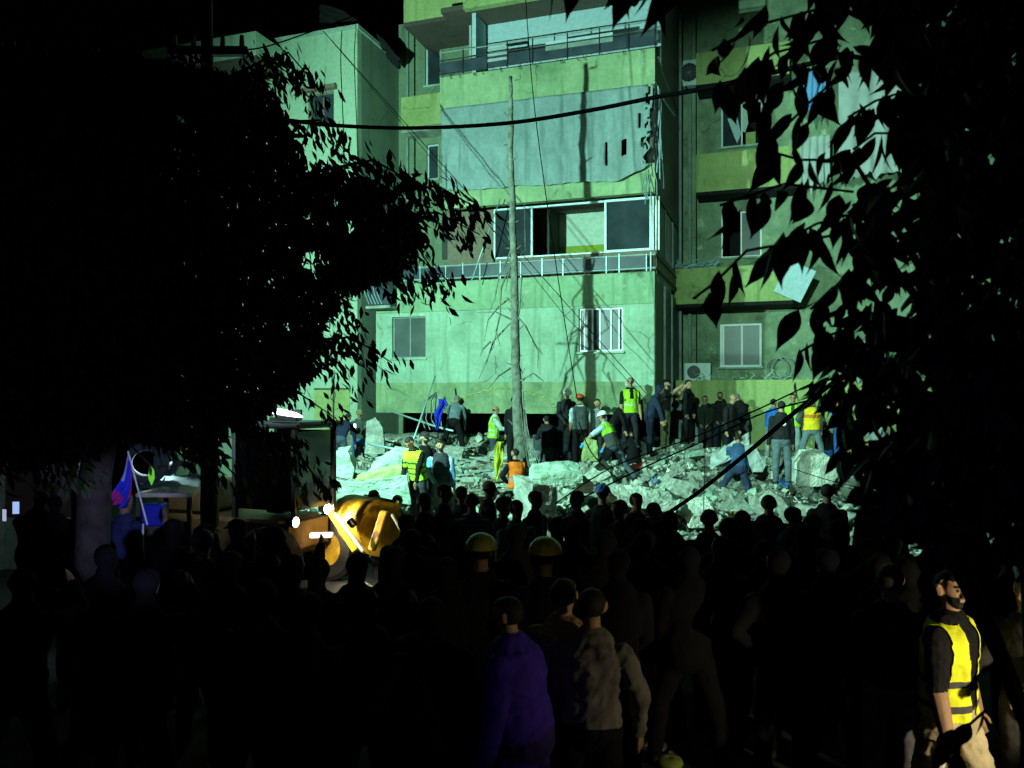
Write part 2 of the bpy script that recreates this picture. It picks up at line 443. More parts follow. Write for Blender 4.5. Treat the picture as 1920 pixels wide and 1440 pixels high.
# ---- open balcony at the top
wall('room_wall', B, 'inner_blue', S(912, 1.2), -0.02, 12.14, 14.2, 1.20, 0.15)
MB().box(S(912, 1.2) - .12, S(912, 1.2) - .001, 0.35, 1.35, 12.14, 14.06).build('side_wall', 'inner_blue', B)
MB().box(S(912, 1.2) - .19, S(912, 1.2) - .125, 0.30, 0.36, 12.4, 13.7).build('torn_edge', 'cloth_white', B)
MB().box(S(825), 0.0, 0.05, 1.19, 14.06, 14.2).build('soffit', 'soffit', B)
wall('wall', B, 'parapet_yellow', S(868), 0.0, 14.05, 15.4, 0.0, 0.22)
wall('wall', B, 'parapet_yellow', S(757, .9), S(868), 14.40, 15.6, 0.9, 0.2)
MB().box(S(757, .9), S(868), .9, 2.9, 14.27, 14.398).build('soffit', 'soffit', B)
R2 = empty('railing'); R2.parent = B
za = (12.24, 12.86)
x0a = S(825)
for z in (za[0], (za[0] + za[1]) / 2 + .08, za[1]):
    MB().tube([(x0a, -0.06, z), (0.03, -0.06, z)], 0.018, 8).build('rail', 'metal_dark' if z != za[1] else 'pipe', R2)
pa = [825, 870, 915, 953, 1000, 1065, 1125, 1180, 1229]
for i, p in enumerate(pa):
    MB().box(S(p) - .014, S(p) + .014, -.08, -.045, 12.19, za[1] + .02).build('post', 'metal_dark', R2)
    if i < len(pa) - 1:
        MB().box(S(p) + .02, S(pa[i + 1]) - .02, -.05, -.042, za[0] + .02, za[0] + .34).build('panel', 'dark_panel', R2)
for k in range(3):
    MB().box(S(916), S(952), -.075, -.062, 12.40 + k * .15, 12.48 + k * .15).build('slat', 'cloth_white', R2)
MB().box(S(1024), S(1150), -.075, -.06, 12.64, 12.72).build('slat', 'alum', R2)
MB().box(S(1024), S(1150), -.073, -.06, 12.48, 12.60).build('slat', 'pipe', R2)
for k in range(15):     # hooks and clips below the railing
    p = random.uniform(840, 1210)
    MB().tube([(S(p), -.07, 12.2), (S(p) + .01, -.08, 12.1), (S(p) + .05, -.07, 12.07)], .008, 5).build('hook', 'metal_dark', R2)

# ---- flank of the block, unlit look put into its wall colour, and its glazing
MB().box(-0.20, -0.001, 0.24, 5.6, ZB - .1, 6.1).build('side_wall', 'wall_side_shade', B)
MB().box(-0.20, -0.001, 0.24, 5.6, 8.40, 12.0).build('side_wall', 'wall_side_shade', B)
MB().box(-0.20, -0.001, 1.36, 5.6, 12.15, 15.4).build('side_wall', 'wall_side_shade', B)
MB().box(-0.20, -0.003, 0.45, 5.6, 6.281, 6.93).build('side_wall', 'wall_side_shade', B)
for k in range(3):
    a = .42 + k * 1.7
    MB().box(-0.06, -0.03, a, a + 1.62, 6.96, 8.35).build('side_pane', 'glass_grey' if k != 1 else 'glass', B)
    MB().box(-0.09, -0.01, a + 1.62, a + 1.69, 6.94, 8.38).build('sash_bar', 'pipe', B)
for dd, z0, z1, r in ((1.4, ZB, 6.1, .035), (2.9, ZB, 6.05, .03), (4.9, 2.6, 15.3, .05)):
    MB().tube([(0.06, dd, z0), (0.06, dd, z1)], r, 8).build('drain_pipe', 'pipe', B)

# ---- recess wall between the two buildings
sR = S(670) + .002
rw1 = (S(797, 2.7), S(826, 2.7), Zf(160, 810, 2.7), Zf(88, 810, 2.7))
rw2 = (S(800, 2.7), S(822, 2.7), Zf(336, 810, 2.7), Zf(270, 810, 2.7))
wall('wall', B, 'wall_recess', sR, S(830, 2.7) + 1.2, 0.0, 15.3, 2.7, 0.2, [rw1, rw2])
window(B, *rw1, 2.78, [], 'alum', 'glass', 0.06)
window(B, *rw2, 2.78, [], 'alum', 'glass', 0.05)
wall('balcony_parapet', B, 'parapet_yellow', S(752, 2.0), S(828, 2.0), Zf(236, 790, 2.0), Zf(178, 790, 2.0), 2.0, 0.15)
MB().box(S(752, 2.0), S(828, 2.0), 2.02, 2.69, Zf(245, 790, 2.0), Zf(237, 790, 2.0)).build('balcony_floor', 'concrete_grey', B)
MB().tube([(sR + .35, 2.62, 2.4), (sR + .35, 2.62, 15)], .045, 8).build('drain_pipe', 'pipe', B)
MB().tube([(sR + .62, 2.64, 2.4), (sR + .60, 2.64, 15)], .02, 6).build('drain_pipe', 'black_pipe', B)

# ---- right wing, set back
DW = 5.5
def wz(px0, px1, py0, py1, d=DW):
    pm = (px0 + px1) / 2
    return (S(px0, d), S(px1, d), Zf(py1, pm, d), Zf(py0, pm, d))
r1 = wz(1352, 1430, 190, 274); r2 = wz(1352, 1428, 396, 482); r3 = wz(1350, 1428, 607, 688)
r4 = wz(1494, 1510, 615, 640)
wall('wall', B, 'wall_wing', 0.0, 10.0, -0.2, 16.5, DW, 0.25, [r1, r2, r3])
MB().box(0.0, 10.0, 9.0, 9.2, 0, 16).build('back_wall', 'near_black', B)
window(B, *r1, DW + .05, [0.5], 'alum', 'glass', 0.055, skip=(1,))
window(B, *r2, DW + .05, [0.5], 'white_frame', 'glass_grey', 0.05, skip=(0,))
window(B, *r3, DW + .02, [0.08, 0.53], 'white_frame', 'glass_grey', 0.065)
# broken glass left in the upper window
def shard(mb, pts, d, t=.006):
    n = len(pts)
    mb.add([(x, d, z) for x, z in pts] + [(x, d + t, z) for x, z in pts],
           [tuple(range(n)), tuple(range(n, 2 * n))[::-1]] + [(i, i + n, (i + 1) % n + n, (i + 1) % n) for i in range(n)])
sh = MB(); xm = (r1[0] + r1[1]) / 2
shard(sh, [(xm, r1[3] - .15), (xm + .16, r1[3] - .3), (xm + .2, r1[3] - .7), (xm + .1, r1[2] + .45), (xm, r1[2] + .5)], DW + .07)
sh.build('glass_shard', 'inner_wall', B)
sh = MB(); shard(sh, [(r1[0] + .2, r1[3] - .5), (r1[0] + .5, r1[3] - .45), (r1[0] + .62, r1[2] + .4), (r1[0] + .5, r1[2] + .12), (r1[0] + .4, r1[2] + .35)], DW + .03)
sh.build('curtain_scrap', 'inner_blue', B)
MB().box(xm + .12, xm + .42, DW + .12, DW + .2, r1[2] + .06, r1[2] + .46).build('box_on_sill', 'parapet_yellow', B)

def balcony(d, px0, px1, ptop, pbot, mat, cap=True):
    s0, s1 = S(px0, d), S(px1, d)
    pm = px0
    z0, z1 = Zf(pbot, pm, d), Zf(ptop, pm, d)
    wall('balcony_parapet', B, mat, s0, s1, z0, z1, d, .14)
    MB().box(s1 - .14, s1 - .001, d + .141, DW, z0, z1).build('balcony_parapet', mat, B)
    MB().box(s0, s1 + .02, d - .02, DW, z0 - .11, z0 - .003).build('balcony_floor', 'near_black', B)  # shade of the underside put into the slab colour
    return s0, s1, z0, z1
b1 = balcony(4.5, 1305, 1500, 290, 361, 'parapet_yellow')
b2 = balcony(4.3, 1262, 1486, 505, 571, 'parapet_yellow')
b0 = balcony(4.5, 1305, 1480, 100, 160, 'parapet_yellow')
s3, z3 = S(1500, 3.9) + 3.5, Zf(713, 1300, 3.9)
wall('terrace_wall', B, 'parapet_yellow', 0.05, s3, -.2, z3, 3.9, .18)
MB().box(0.05, s3, 4.081, DW, z3 - .18, z3 - .02).build('terrace_floor', 'concrete_grey', B)
MB().tube([(0.30, 5.42, z3), (0.30, 5.42, 16)], .055, 8).build('drain_pipe', 'pipe', B)
MB().tube([(0.52, 5.44, z3), (0.50, 5.44, 16)], .02, 6).build('drain_pipe', 'black_pipe', B)

# ================================================================== NEIGHBOURING BUILDING
NB = thing('neighbouring_building', 'pale green building behind the dark leafy tree, stained flank wall darkened for shade', 'building', (C0[0], C0[1], 0), -AL)
sl = S(670)
nw = (S(578), S(626), Zf(237, 600), Zf(172, 600))
wall('wall', NB, 'wall_left', S(330), sl, 0.0, Zf(54, 668), 0.0, 0.25, [nw])
window(NB, *nw, 0.14, [0.5], 'shutter_brown', 'glass', 0.05)
MB().box(nw[0] - .25, nw[1] + .12, -.18, -.003, nw[3], nw[3] + .12).build('lintel', 'shutter_brown', NB)
MB().box(sl - .25, sl, .2501, 8.0, 0, Zf(54, 668) - .002).build('side_wall', 'wall_left_shade', NB)
MB().box(S(330), sl + .05, -.04, 8, Zf(54, 668), Zf(54, 668) + .12).build('roof', 'concrete_mint', NB)
MB().box(S(590), S(656), -.03, -.002, 2.0, Zf(731, 630)).build('wall_panel', 'parapet_yellow', NB)
MB().tube([(S(590), -.03, Zf(729, 630)), (S(656), -.03, Zf(729, 630))], .02, 6).build('conduit', 'black_pipe', NB)
MB().tube([(S(627), -.05, 1.5), (S(627), -.05, Zf(712, 630))], .025, 6).build('conduit', 'black_pipe', NB)
# jutting corner balcony of its top floor
dj = -1.35; sj = S(480, dj)
wall('balcony_parapet', NB, 'wall_left', sj - 4.2, sj, Zf(104, 480, dj), Zf(58, 480, dj), dj, .15)
MB().box(sj - .15, sj, dj + .151, -.002, Zf(104, 480, dj), Zf(58, 480, dj)).build('balcony_parapet', 'wall_left', NB)
MB().box(sj - 4.2, sj + .03, dj - .03, -.002, Zf(112, 480, dj), Zf(104, 480, dj) - .004).build('balcony_floor', 'soffit', NB)
wall('balcony_parapet', NB, 'parapet_yellow', sj - 4.2, sj - .1, 9.6, 10.9, dj + .1, .15)
MB().box(sj - 4.2, sj - .1, dj + .1, -.002, 9.45, 9.59).build('balcony_floor', 'soffit', NB)
# collapsed end of a roof slab with hanging steel, at the top of the gap
SLB = MB()
def ridge(i, j):
    u = i / 14; v = j / 5
    px = 600 + u * 150; py = 25 + 95 * u ** 1.6 + (v - .5) * (30 - 12 * u)
    d = 1.2 + v * .9
    n = mnoise.noise(Vector((u * 7, v * 4, 2.2))) * .14
    return (S(px, d), d + n, Zf(py, px, d) + n)
SLB.grid(ridge, 14, 5)
o = solid(SLB.build('broken_roof_slab', 'near_black'), .10)
o.location = (C0[0], C0[1], 0); o.rotation_euler = (0, 0, -AL)
tag(o, 'dark broken roof sheet hanging down in the gap between the two buildings', 'roof sheet')

# ================================================================== THINGS ON THE FACADE
def facade(o):
    o.location = (C0[0], C0[1], 0); o.rotation_euler = (0, 0, -AL); return o

# awning, torn at its right edge
def awning():
    s0, s1 = S(829), -0.03
    nu, nv = 96, 40
    zt0, zt1 = 11.24, 11.20
    slits = [(1140, 268, 312, 5), (1172, 264, 306, 7), (1200, 215, 242, 5), (1207, 260, 292, 4)]
    mb = MB(); idx = {}
    def P(i, j):
        u = i / nu; v = j / nv
        s = s0 + (s1 - s0) * u
        zb = 8.86 + (8.72 - 8.86) * u + .015 * math.sin(u * 21) + .05 * mnoise.noise(Vector((u * 14, 0, 3)))
        if u > .86: zb += (u - .86) * 2.4
        zt = zt0 + (zt1 - zt0) * u
        z = zt + (zb - zt) * v
        if u < .03: s += v * .10
        fold = .035 * math.sin(u * 60 + 3 * mnoise.noise(Vector((u * 4, v * 2, 0)))) * (0.3 + v) + .07 * mnoise.noise(Vector((u * 5, v * 3, 7)))
        edge = max(0, u - .955) / .045
        s -= edge * .22 * (v ** 2) * (1 + .5 * math.sin(v * 30))
        return (s, -.10 - abs(fold) - .05 * v, z)
    keep = []
    for j in range(nv + 1):
        for i in range(nu + 1):
            mb.v.append(P(i, j))
    for j in range(nv):
        for i in range(nu):
            c = P(i + .5, j + .5)
            bad = False
            for (px, a, b, w) in slits:
                py_z = (Zf(b, px), Zf(a, px))
                if py_z[0] < c[2] < py_z[1] and abs(c[0] - S(px)) < (w / 70.0) * .62 * ((c[2] - py_z[0]) / (py_z[1] - py_z[0]) * .7 + .3): bad = True
            if i > nu - 4 and mnoise.noise(Vector((i * .9, j * .55, 1))) > .12: bad = True
            if bad: continue
            a = j * (nu + 1) + i
            mb.f.append((a, a + nu + 1, a + nu + 2, a + 1)); mb.mi.append(0)
    return mb.build('awning', 'tarp_blue', None, smooth=True)
aw = solid(facade(awning()), .006)
tag(aw, 'long blue-grey canvas awning hanging torn over a balcony, with dark slits', 'awning')

def bent_rods():
    t = thing('bent_awning_rods', 'bent metal awning arms dangling at the torn end of the canvas', 'awning frame', (C0[0], C0[1], 0), -AL)
    for k in range(7):
        z = 11.2 - random.uniform(0, .3); s = .03 + random.uniform(-.02, .16)
        pts = [(s, -.05, z)]
        for q in range(6):
            s += random.uniform(-.06, .06); z -= random.uniform(.25, .5)
            pts.append((s, -.05 + random.uniform(-.1, .1), z))
        MB().tube(pts, random.uniform(.012, .022), 6).build('rod', 'rail' if k % 2 else 'metal_dark', t)
    MB().tube([(-.02, -.05, Zf(150, 1228)), (.05, 1.2, Zf(150, 1228) - .1), (.12, 3.0, Zf(150, 1228) + .05)], .03, 6).build('arm', 'rail', t)
    for k in range(5):
        a = (random.uniform(-.25, .05), -.12, 9.1 - random.uniform(0, .3))
        MB().tube([a, (a[0] + random.uniform(-.1, .1), -.14, a[2] - .4), (a[0] + random.uniform(-.12, .12), -.12, a[2] - random.uniform(.6, 1.0))], .014, 5).build('shred', 'tarp_blue', t)
bent_rods()

# air conditioners
def ac_unit(label, s, d, z, w=.82, h=.6, dep=.3):
    t = thing('air_conditioner', label, 'air conditioner', loc2w(s, d, z), -AL, 'outdoor air conditioner units on the facade')
    bevel(MB().box(0, w, 0, dep, 0.03, h).build('casing', 'ac_white', t), .015)
    n = 28
    cx, cz, rr = w * .36, h * .52, h * .36
    ring = MB(); ring.tube([(cx + rr * math.cos(a), -.006, cz + rr * math.sin(a)) for a in [2 * math.pi * k / n for k in range(n + 1)]], .012, 6, False)
    ring.build('fan_ring', 'ac_white', t)
    dk = MB(); dk.add([(cx + rr * math.cos(2 * math.pi * k / n), -.004, cz + rr * math.sin(2 * math.pi * k / n)) for k in range(n)], [tuple(range(n))])
    solid(dk.build('fan_opening', 'ac_dark', t), .003)
    for k in range(7):
        a = k * math.pi / 7
        MB().tube([(cx - rr * math.cos(a), -.010, cz - rr * math.sin(a)), (cx + rr * math.cos(a), -.010, cz + rr * math.sin(a))], .004, 4).build('grille_bar', 'pipe', t)
    for x in (.08, w - .12):
        MB().box(x, x + .05, .02, dep - .02, -.02, .028).build('foot', 'metal_dark', t)
    return t
ac_unit('white air conditioner on the terrace beside the ground-level people', S(1283, 4.9), 4.9, Zf(716, 1305, 4.9))
ac_unit('white air conditioner high on the wing, beside the dark flank wall', S(1280, 4.9), 4.9, Zf(162, 1290, 4.9), .55, .85)
# broken unit at the left end of the band
t = thing('air_conditioner_box', 'dented grey unit hanging over the wall band below the dark foliage', 'air conditioner', loc2w(S(705), -.55, Zf(576, 720)), -AL)
bevel(MB().box(0, .72, 0, .45, 0, .62).build('casing', 'dark_panel', t), .02)
MB().box(-.05, .75, .02, .54, -.09, -.01).build('shelf', 'concrete_grey', t)
for k in range(5):
    MB().tube([(.1 * k - .1, -.02, .62), (.1 * k - .02, -.06, .3), (.1 * k + .1, -.03, .02)], .012, 5).build('loose_wire', 'rail', t)

# hose coil on the wing wall
t = thing('hose_coil', 'grey hose coiled in a ring on the terrace against the wall', 'hose', loc2w(0, 0, 0), -AL)
for k in range(2):
    cx = S(1468 - k * 12, 5.3); cz = Zf(690, 1468, 5.3); rr = .33 - .02 * k
    MB().tube([(cx + rr * math.cos(a), 5.36 - k * .06, cz + rr * math.sin(a)) for a in [2 * math.pi * q / 30 for q in range(31)]], .022, 6, False).build('hose_ring', 'pipe', t)

# hanging sheets on the right wing
def sheet(name, label, cat, px0, px1, py0, py1, d, mat, seed, sway=.06, ragged=.3, nu=26, nv=26):
    s0, s1 = S(px0, d), S(px1, d); pm = (px0 + px1) / 2
    z1, z0 = Zf(py0, pm, d), Zf(py1, pm, d)
    mb = MB()
    def P(i, j):
        u, v = i / nu, j / nv
        rag = ragged * mnoise.noise(Vector((u * 9, seed, 0))) * v
        return (s0 + (s1 - s0) * u + .05 * v * mnoise.noise(Vector((u * 2, v * 2, seed))),
                d - sway * (1 + math.sin(u * 24 + seed + 2 * mnoise.noise(Vector((u * 3, v * 2, seed))))) * (.4 + .6 * v),
                z1 + (z0 - z1) * v + rag)
    mb.grid(P, nu, nv)
    o = solid(facade(mb.build(name, mat, None, smooth=True)), .006)
    return tag(o, label, cat)
sheet('hanging_sheet', 'pale curtain sheet hanging high behind the leaves on the wing', 'sheet', 1572, 1690, 128, 330, 4.4, 'cloth_white', 3.1)
sheet('hanging_sheet', 'short pale sheet hanging left of the long curtain, ragged hem', 'sheet', 1500, 1556, 255, 345, 4.4, 'cloth_white', 8.1, ragged=.5)
sheet('hanging_cloth', 'pale blue cloth hanging among the leaves near a wing window', 'cloth', 1504, 1548, 130, 215, 4.3, 'cloth_blue', 5.7, ragged=.4)
sheet('hanging_sheet', 'pale sheet at the lower terrace seen through the leaves', 'sheet', 1590, 1660, 640, 712, 3.85, 'cloth_white', 1.7)
# fallen board on the lower balcony end
mb = MB(); mb.box(-.42, .42, -.03, .03, -.5, .5)
o = mb.build('fallen_board', 'inner_blue'); o.location = loc2w(S(1490, 4.1), 4.05, Zf(528, 1490, 4.1)); o.rotation_euler = (R(8), R(26), -AL)
tag(o, 'pale blue board tilted against the end of the yellow balcony parapet', 'board')
# rubble and twisted stuff lying on the lower balcony
def junk(name, label, cat, s0, s1, d0, d1, z, n, sz, mat, seed):
    rr = random.Random(seed); mb = MB()
    for k in range(n):
        c = Vector((rr.uniform(s0, s1), rr.uniform(d0, d1), z + abs(rr.gauss(0, .10))))
        v = Vector((rr.uniform(-1, 1), rr.uniform(-.4, .4), rr.uniform(-.4, 1))).normalized() * rr.uniform(.08, sz)
        mb.tube([c - v * .5, c + v * .2 + Vector((0, 0, .03)), c + v * .5], rr.uniform(.008, .022), 5)
    o = facade(mb.build(name, mat)); tag(o, label, cat, kind='stuff'); return o
junk('debris', 'tangle of twisted wire and plaster on the lower yellow balcony', 'debris', b2[0] - .05, b2[0] + 1.35, 4.32, 4.6, b2[3] + .02, 90, .4, 'rail', 4)
junk('debris', 'small litter along the terrace edge under the intact window', 'debris', .6, 3.4, 3.92, 4.3, z3 + .01, 40, .3, 'concrete_mint', 9)
# ================================================================== PEOPLE
CL = {}
def cloth(c, name=None, rough=0.9):
    key = tuple(round(q, 3) for q in c) + (rough,)
    if key not in CL:
        CL[key] = plain(name or 'cloth', c, rough, 0.28, 7, 0.5, 26, spec=0.15, bdist=0.012)
    return CL[key]
SKIN = plain('skin', (0.36, 0.22, 0.13), 0.6, 0.12, 20, 0.1, spec=0.3)
HAIR = plain('hair', (0.012, 0.010, 0.009), 0.7, 0.3, 60, 0.6, 90)
GREYHAIR = plain('grey_hair', (0.16, 0.15, 0.13), 0.7, 0.3, 60, 0.6, 90)
EYE = plain('eye', (0.01, 0.008, 0.007), 0.3, bump=0)
LIPS = plain('lips', (0.24, 0.10, 0.075), 0.5, bump=0)
REFLECT = plain('reflective_band', (0.55, 0.62, 0.60), 0.35, 0.1, 5, 0.05)
NAVY = (0.016, 0.022, 0.050); BLACK = (0.008, 0.008, 0.009); CHAR = (0.030, 0.033, 0.036); GREY = (0.11, 0.13, 0.135)
HIVIS = (0.34, 0.66, 0.03); HIYEL = (0.62, 0.62, 0.02); ORANGE = (0.80, 0.17, 0.015); JEANS = (0.05, 0.13, 0.30)
LGREY = (0.26, 0.33, 0.31); OLIVE = (0.13, 0.15, 0.06); BLUE = (0.03, 0.13, 0.48)

ARM = dict(down=((.16, .02, -1), (.08, .20, -1)), back=((.16, -.3, -1), (.05, 0, -1)), hip=((.62, -.25, -.75), (-.55, .3, -.5)),
           fwd=((.12, .55, -.8), (-.12, .95, -.12)), clasp=((.14, .18, -1), (-.42, .55, -.6)), up=((.45, .75, .05), (-.35, .6, .55)),
           phone=((.14, .3, -1), (-.25, .85, .45)), reach=((.15, .75, -.75), (.02, .6, -.9)), side=((.75, .45, -.55), (.45, .5, -.75)),
           high=((.35, .3, .9), (-.1, .2, 1)), swing=((.14, .35, -1), (.02, .55, -.8)), low=((.12, .5, -1), (0, .25, -1)))
LEG = dict(stand=(((.09, 0, -1), (.02, -.03, -1)), ((.09, 0, -1), (.02, -.03, -1))),
           relax=(((.12, .10, -1), (.03, -.06, -1)), ((.08, -.04, -1), (.02, -.08, -1))),
           walk=(((.06, .38, -1), (.0, .05, -1)), ((.06, -.22, -1), (.0, -.55, -1))),
           stride=(((.12, .55, -.9), (.05, .05, -1)), ((.12, -.45, -.9), (.03, -.75, -.8))),
           climb=(((.1, .9, -.55), (.02, -.1, -1)), ((.08, -.1, -1), (.02, -.25, -1))),
           squat=(((.35, .9, -.25), (.0, -.35, -1)), ((.35, .9, -.25), (.0, -.35, -1))),
           bend=(((.12, .12, -1), (.02, -.28, -1)), ((.12, .05, -1), (.02, -.25, -1))),
           wide=(((.32, .05, -1), (.12, -.05, -1)), ((.32, 0, -1), (.12, -.08, -1))))

def unit(v):
    v = np.array(v, float); return v / np.linalg.norm(v)

SPH = []
def cap_mesh(a, b, ra, rb, w=1.0, wx=(1, 0, 0), seg=12, rings=4):
    """closed tapered capsule, widened by w along wx"""
    a = np.array(a, float); b = np.array(b, float)
    ax = b - a; L = np.linalg.norm(ax)
    t = ax / L if L > 1e-6 else np.array([0, 0, 1.0])
    u = np.cross(t, [0, 0, 1] if abs(t[2]) < .9 else [1, 0, 0]); u /= np.linalg.norm(u); v = np.cross(t, u)
    vs = []
    for k in range(rings + 1):
        th = math.pi / 2 * (1 - k / rings)
        vs.append((a - t * ra * math.sin(th), ra * math.cos(th)))
    for k in range(rings + 1):
        th = math.pi / 2 * (k / rings)
        vs.append((b + t * rb * math.sin(th), rb * math.cos(th)))
    V = []
    for c, r in vs:
        r = max(r, 1e-4)
        for q in range(seg):
            an = 2 * math.pi * q / seg
            V.append(c + r * (u * math.cos(an) + v * math.sin(an)))
    V = np.array(V)
    if w != 1.0:
        wx = unit(wx); mid = (a + b) / 2
        rel = (V - mid) @ wx
        # widen about the axis line
        tt = np.clip(((V - a) @ t) / max(L, 1e-6), 0, 1)
        base = ((a + tt[:, None] * ax) - mid) @ wx
        V = V + ((rel - base) * (w - 1))[:, None] * wx
    n = len(vs); Fc = []
    for i in range(n - 1):
        for q in range(seg):
            Fc.append((i * seg + q, i * seg + (q + 1) % seg, (i + 1) * seg + (q + 1) % seg, (i + 1) * seg + q))
    Fc.append(tuple(range(seg))[::-1]); Fc.append(tuple(range((n - 1) * seg, n * seg)))
    return V, Fc

class Body:
    def __init__(self, H=1.74, lean=4, sidelean=0, arms=('down', 'down'), legs='stand', bulk=1.0, loose=1.0, head_pitch=0, head_yaw=0,
                 twist=0, fine=False, skirt=0.0):
        k = H / 1.75; self.k = k; self.fine = fine
        prim = []; self.prim = prim
        def cap(a, b, ra, rb, reg, w=1.0, wx=(1, 0, 0)): prim.append(dict(a=np.array(a, float), b=np.array(b, float), ra=ra, rb=rb, reg=reg, w=w, wx=unit(wx)))
        pel = np.array([0, 0, .95 * k])
        sp = unit((math.sin(R(sidelean)), -math.sin(R(lean)), math.cos(R(lean))))
        sp2 = unit((math.sin(R(sidelean)), -math.sin(R(lean * 1.12)), math.cos(R(lean * 1.12))))
        self.sp = sp; self.pel = pel
        fw = unit(np.cross([1, 0, 0], sp)) ; fw = fw if fw[1] < 0 else -fw
        X = np.array([math.cos(R(twist)), math.sin(R(twist)), 0])
        self.fw = fw; self.X = X
        pts = [pel - sp * .05 * k, pel + sp * .06 * k, pel + sp * .18 * k, pel + sp * .32 * k, pel + sp * .18 * k + sp2 * .24 * k, pel + sp * .18 * k + sp2 * .33 * k]
        rr = [.112, .112, .104, .112, .104, .075]; ww = [1.38, 1.42, 1.40, 1.48, 1.62, 1.55]
        for i in range(5):
            cap(pts[i], pts[i + 1], rr[i] * bulk * k, rr[i + 1] * bulk * k, 'torso', (ww[i] + ww[i + 1]) / 2, X)
        sh = pts[4] + sp2 * .015 * k
        nb = pel + sp * .18 * k + sp2 * .40 * k
        hd = unit(sp2 + np.array([0, 0, .8]))
        hp = head_pitch
        hdir = unit((hd[0] + .0, hd[1] - math.sin(R(hp)), hd[2] * math.cos(R(hp))))
        hc = nb + hdir * .145 * k
        cap(nb - sp2 * .06 * k, hc, .056 * k, .054 * k, 'neck')
        # head frame
        hy = R(head_yaw)
        up = hdir
        f0 = unit(fw - up * (fw @ up))
        r0 = np.cross(f0, up)
        hf = f0 * math.cos(hy) + r0 * math.sin(hy)
        hx = np.cross(hf, up); hx = hx if hx[0] * X[0] + hx[1] * X[1] > 0 else -hx
        self.hc, self.hup, self.hf, self.hx = hc, up, hf, hx
        e = .001
        cap(hc + up * .022 * k - hf * .012 * k, hc + up * .022 * k + hf * .012 * k, .088 * k, .082 * k, 'head', .92, hx)
        cap(hc + up * .01 * k + hf * .03 * k, hc - up * .065 * k + hf * .042 * k, .064 * k, .046 * k, 'head', 1.02, hx)
        cap(hc - up * .085 * k + hf * .066 * k, hc - up * .087 * k + hf * .067 * k, .024 * k, .024 * k, 'head', 1.3, hx)
        cap(hc + up * .012 * k + hf * .088 * k, hc - up * .024 * k + hf * .106 * k, .012 * k, .017 * k, 'head')
        cap(hc + up * .030 * k + hf * .083 * k - hx * .03 * k, hc + up * .030 * k + hf * .083 * k + hx * .03 * k, .012 * k, .012 * k, 'head')
        if fine:
            cap(hc - up * .048 * k + hf * .092 * k - hx * .018 * k, hc - up * .048 * k + hf * .092 * k + hx * .018 * k, .0085 * k, .0085 * k, 'head')
            cap(hc - up * .060 * k + hf * .090 * k - hx * .015 * k, hc - up * .060 * k + hf * .090 * k + hx * .015 * k, .009 * k, .009 * k, 'head')
        for s_ in (-1, 1):
            cap(hc + up * .018 * k + hx * s_ * .080 * k - hf * .008 * k, hc - up * .02 * k + hx * s_ * .078 * k, .016 * k, .012 * k, 'head', 1.0)
        self.eyes = [hc + up * .012 * k + hf * .086 * k + hx * s_ * .031 * k for s_ in (-1, 1)]
        self.mouth = [hc - up * .052 * k + hf * .094 * k + hx * q * .016 * k for q in (-1, 0, 1)]
        # arms
        self.hands = []
        for si, s_ in enumerate((1, -1)):       # 1: the person's left (+x when facing -y)
            ua, fa = ARM[arms[si]] if isinstance(arms[si], str) else arms[si]
            def dirv(v):
                return unit(v[0] * s_ * X + v[1] * np.array([-X[1], X[0], 0]) * -1 + np.array([0, 0, v[2]]))
            s0 = sh + X * s_ * .172 * k * (1 + (bulk - 1) * .6)
            el = s0 + dirv(ua) * .285 * k; wr = el + dirv(fa) * .255 * k
            b_ = 1 + (bulk - 1) * .8
            cap(s0, el, .064 * k * b_, .050 * k * b_, 'uparm'); cap(el, wr, .049 * k * b_, .036 * k * b_, 'forearm')
            hdv = dirv(fa)
            pa = wr + hdv * .02 * k; pb = wr + hdv * .085 * k
            side_ax = unit(np.cross(hdv, X * s_ + np.array([0, 0, .01])))
            cap(pa, pb, .030 * k, .033 * k, 'hand', 1.0)
            cross = unit(np.cross(hdv, side_ax))
            fr = .0105 if fine else .0125
            for q, ln in zip((-1.5, -.5, .5, 1.5), (.058, .068, .064, .05)):
                f1 = pb + side_ax * q * (.0185 if fine else .02) * k + hdv * .012 * k
                f2 = f1 + hdv * ln * .62 * k
                f3 = f2 + unit(hdv - cross * s_ * .7) * ln * .5 * k
                cap(f1, f2, fr * k, fr * .92 * k, 'hand'); cap(f2, f3, fr * .92 * k, fr * .8 * k, 'hand')
            t1 = pa + side_ax * .03 * k; t2 = t1 + unit(hdv + side_ax * .8) * .05 * k
            cap(t1, t2, fr * 1.15 * k, fr * k, 'hand'); cap(t2, t2 + unit(hdv + side_ax * .15) * .028 * k, fr * k, fr * .85 * k, 'hand')
            self.hands.append((wr, pb, hdv))
        # legs
        lg = LEG[legs] if isinstance(legs, str) else legs
        zmin = 9
        for si, s_ in enumerate((1, -1)):
            ul, ll = lg[si]
            def dirl(v): return unit((v[0] * s_, -v[1], v[2]))
            hp_ = pel + np.array([s_ * .088 * k, 0, -.03 * k])
            kn = hp_ + dirl(ul) * .44 * k; an = kn + dirl(ll) * .42 * k
            cap(hp_, kn, .098 * k * loose, .072 * k * loose, 'thigh'); cap(kn, an, .070 * k * loose, .058 * k * loose, 'calf')
            toe = unit((s_ * .22, -1, 0))
            heel = an + np.array([0, 0, -.055 * k]) - toe * .03 * k
            cap(heel, heel + toe * .18 * k, .043 * k, .036 * k, 'shoe', 1.15, np.cross(toe, [0, 0, 1]))
            zmin = min(zmin, heel[2] - .043 * k)
        if skirt:
            cap(pel - np.array([0, 0, .05 * k]), pel - np.array([0, 0, skirt * k]), .13 * k, .17 * k, 'torso', 1.25, X)
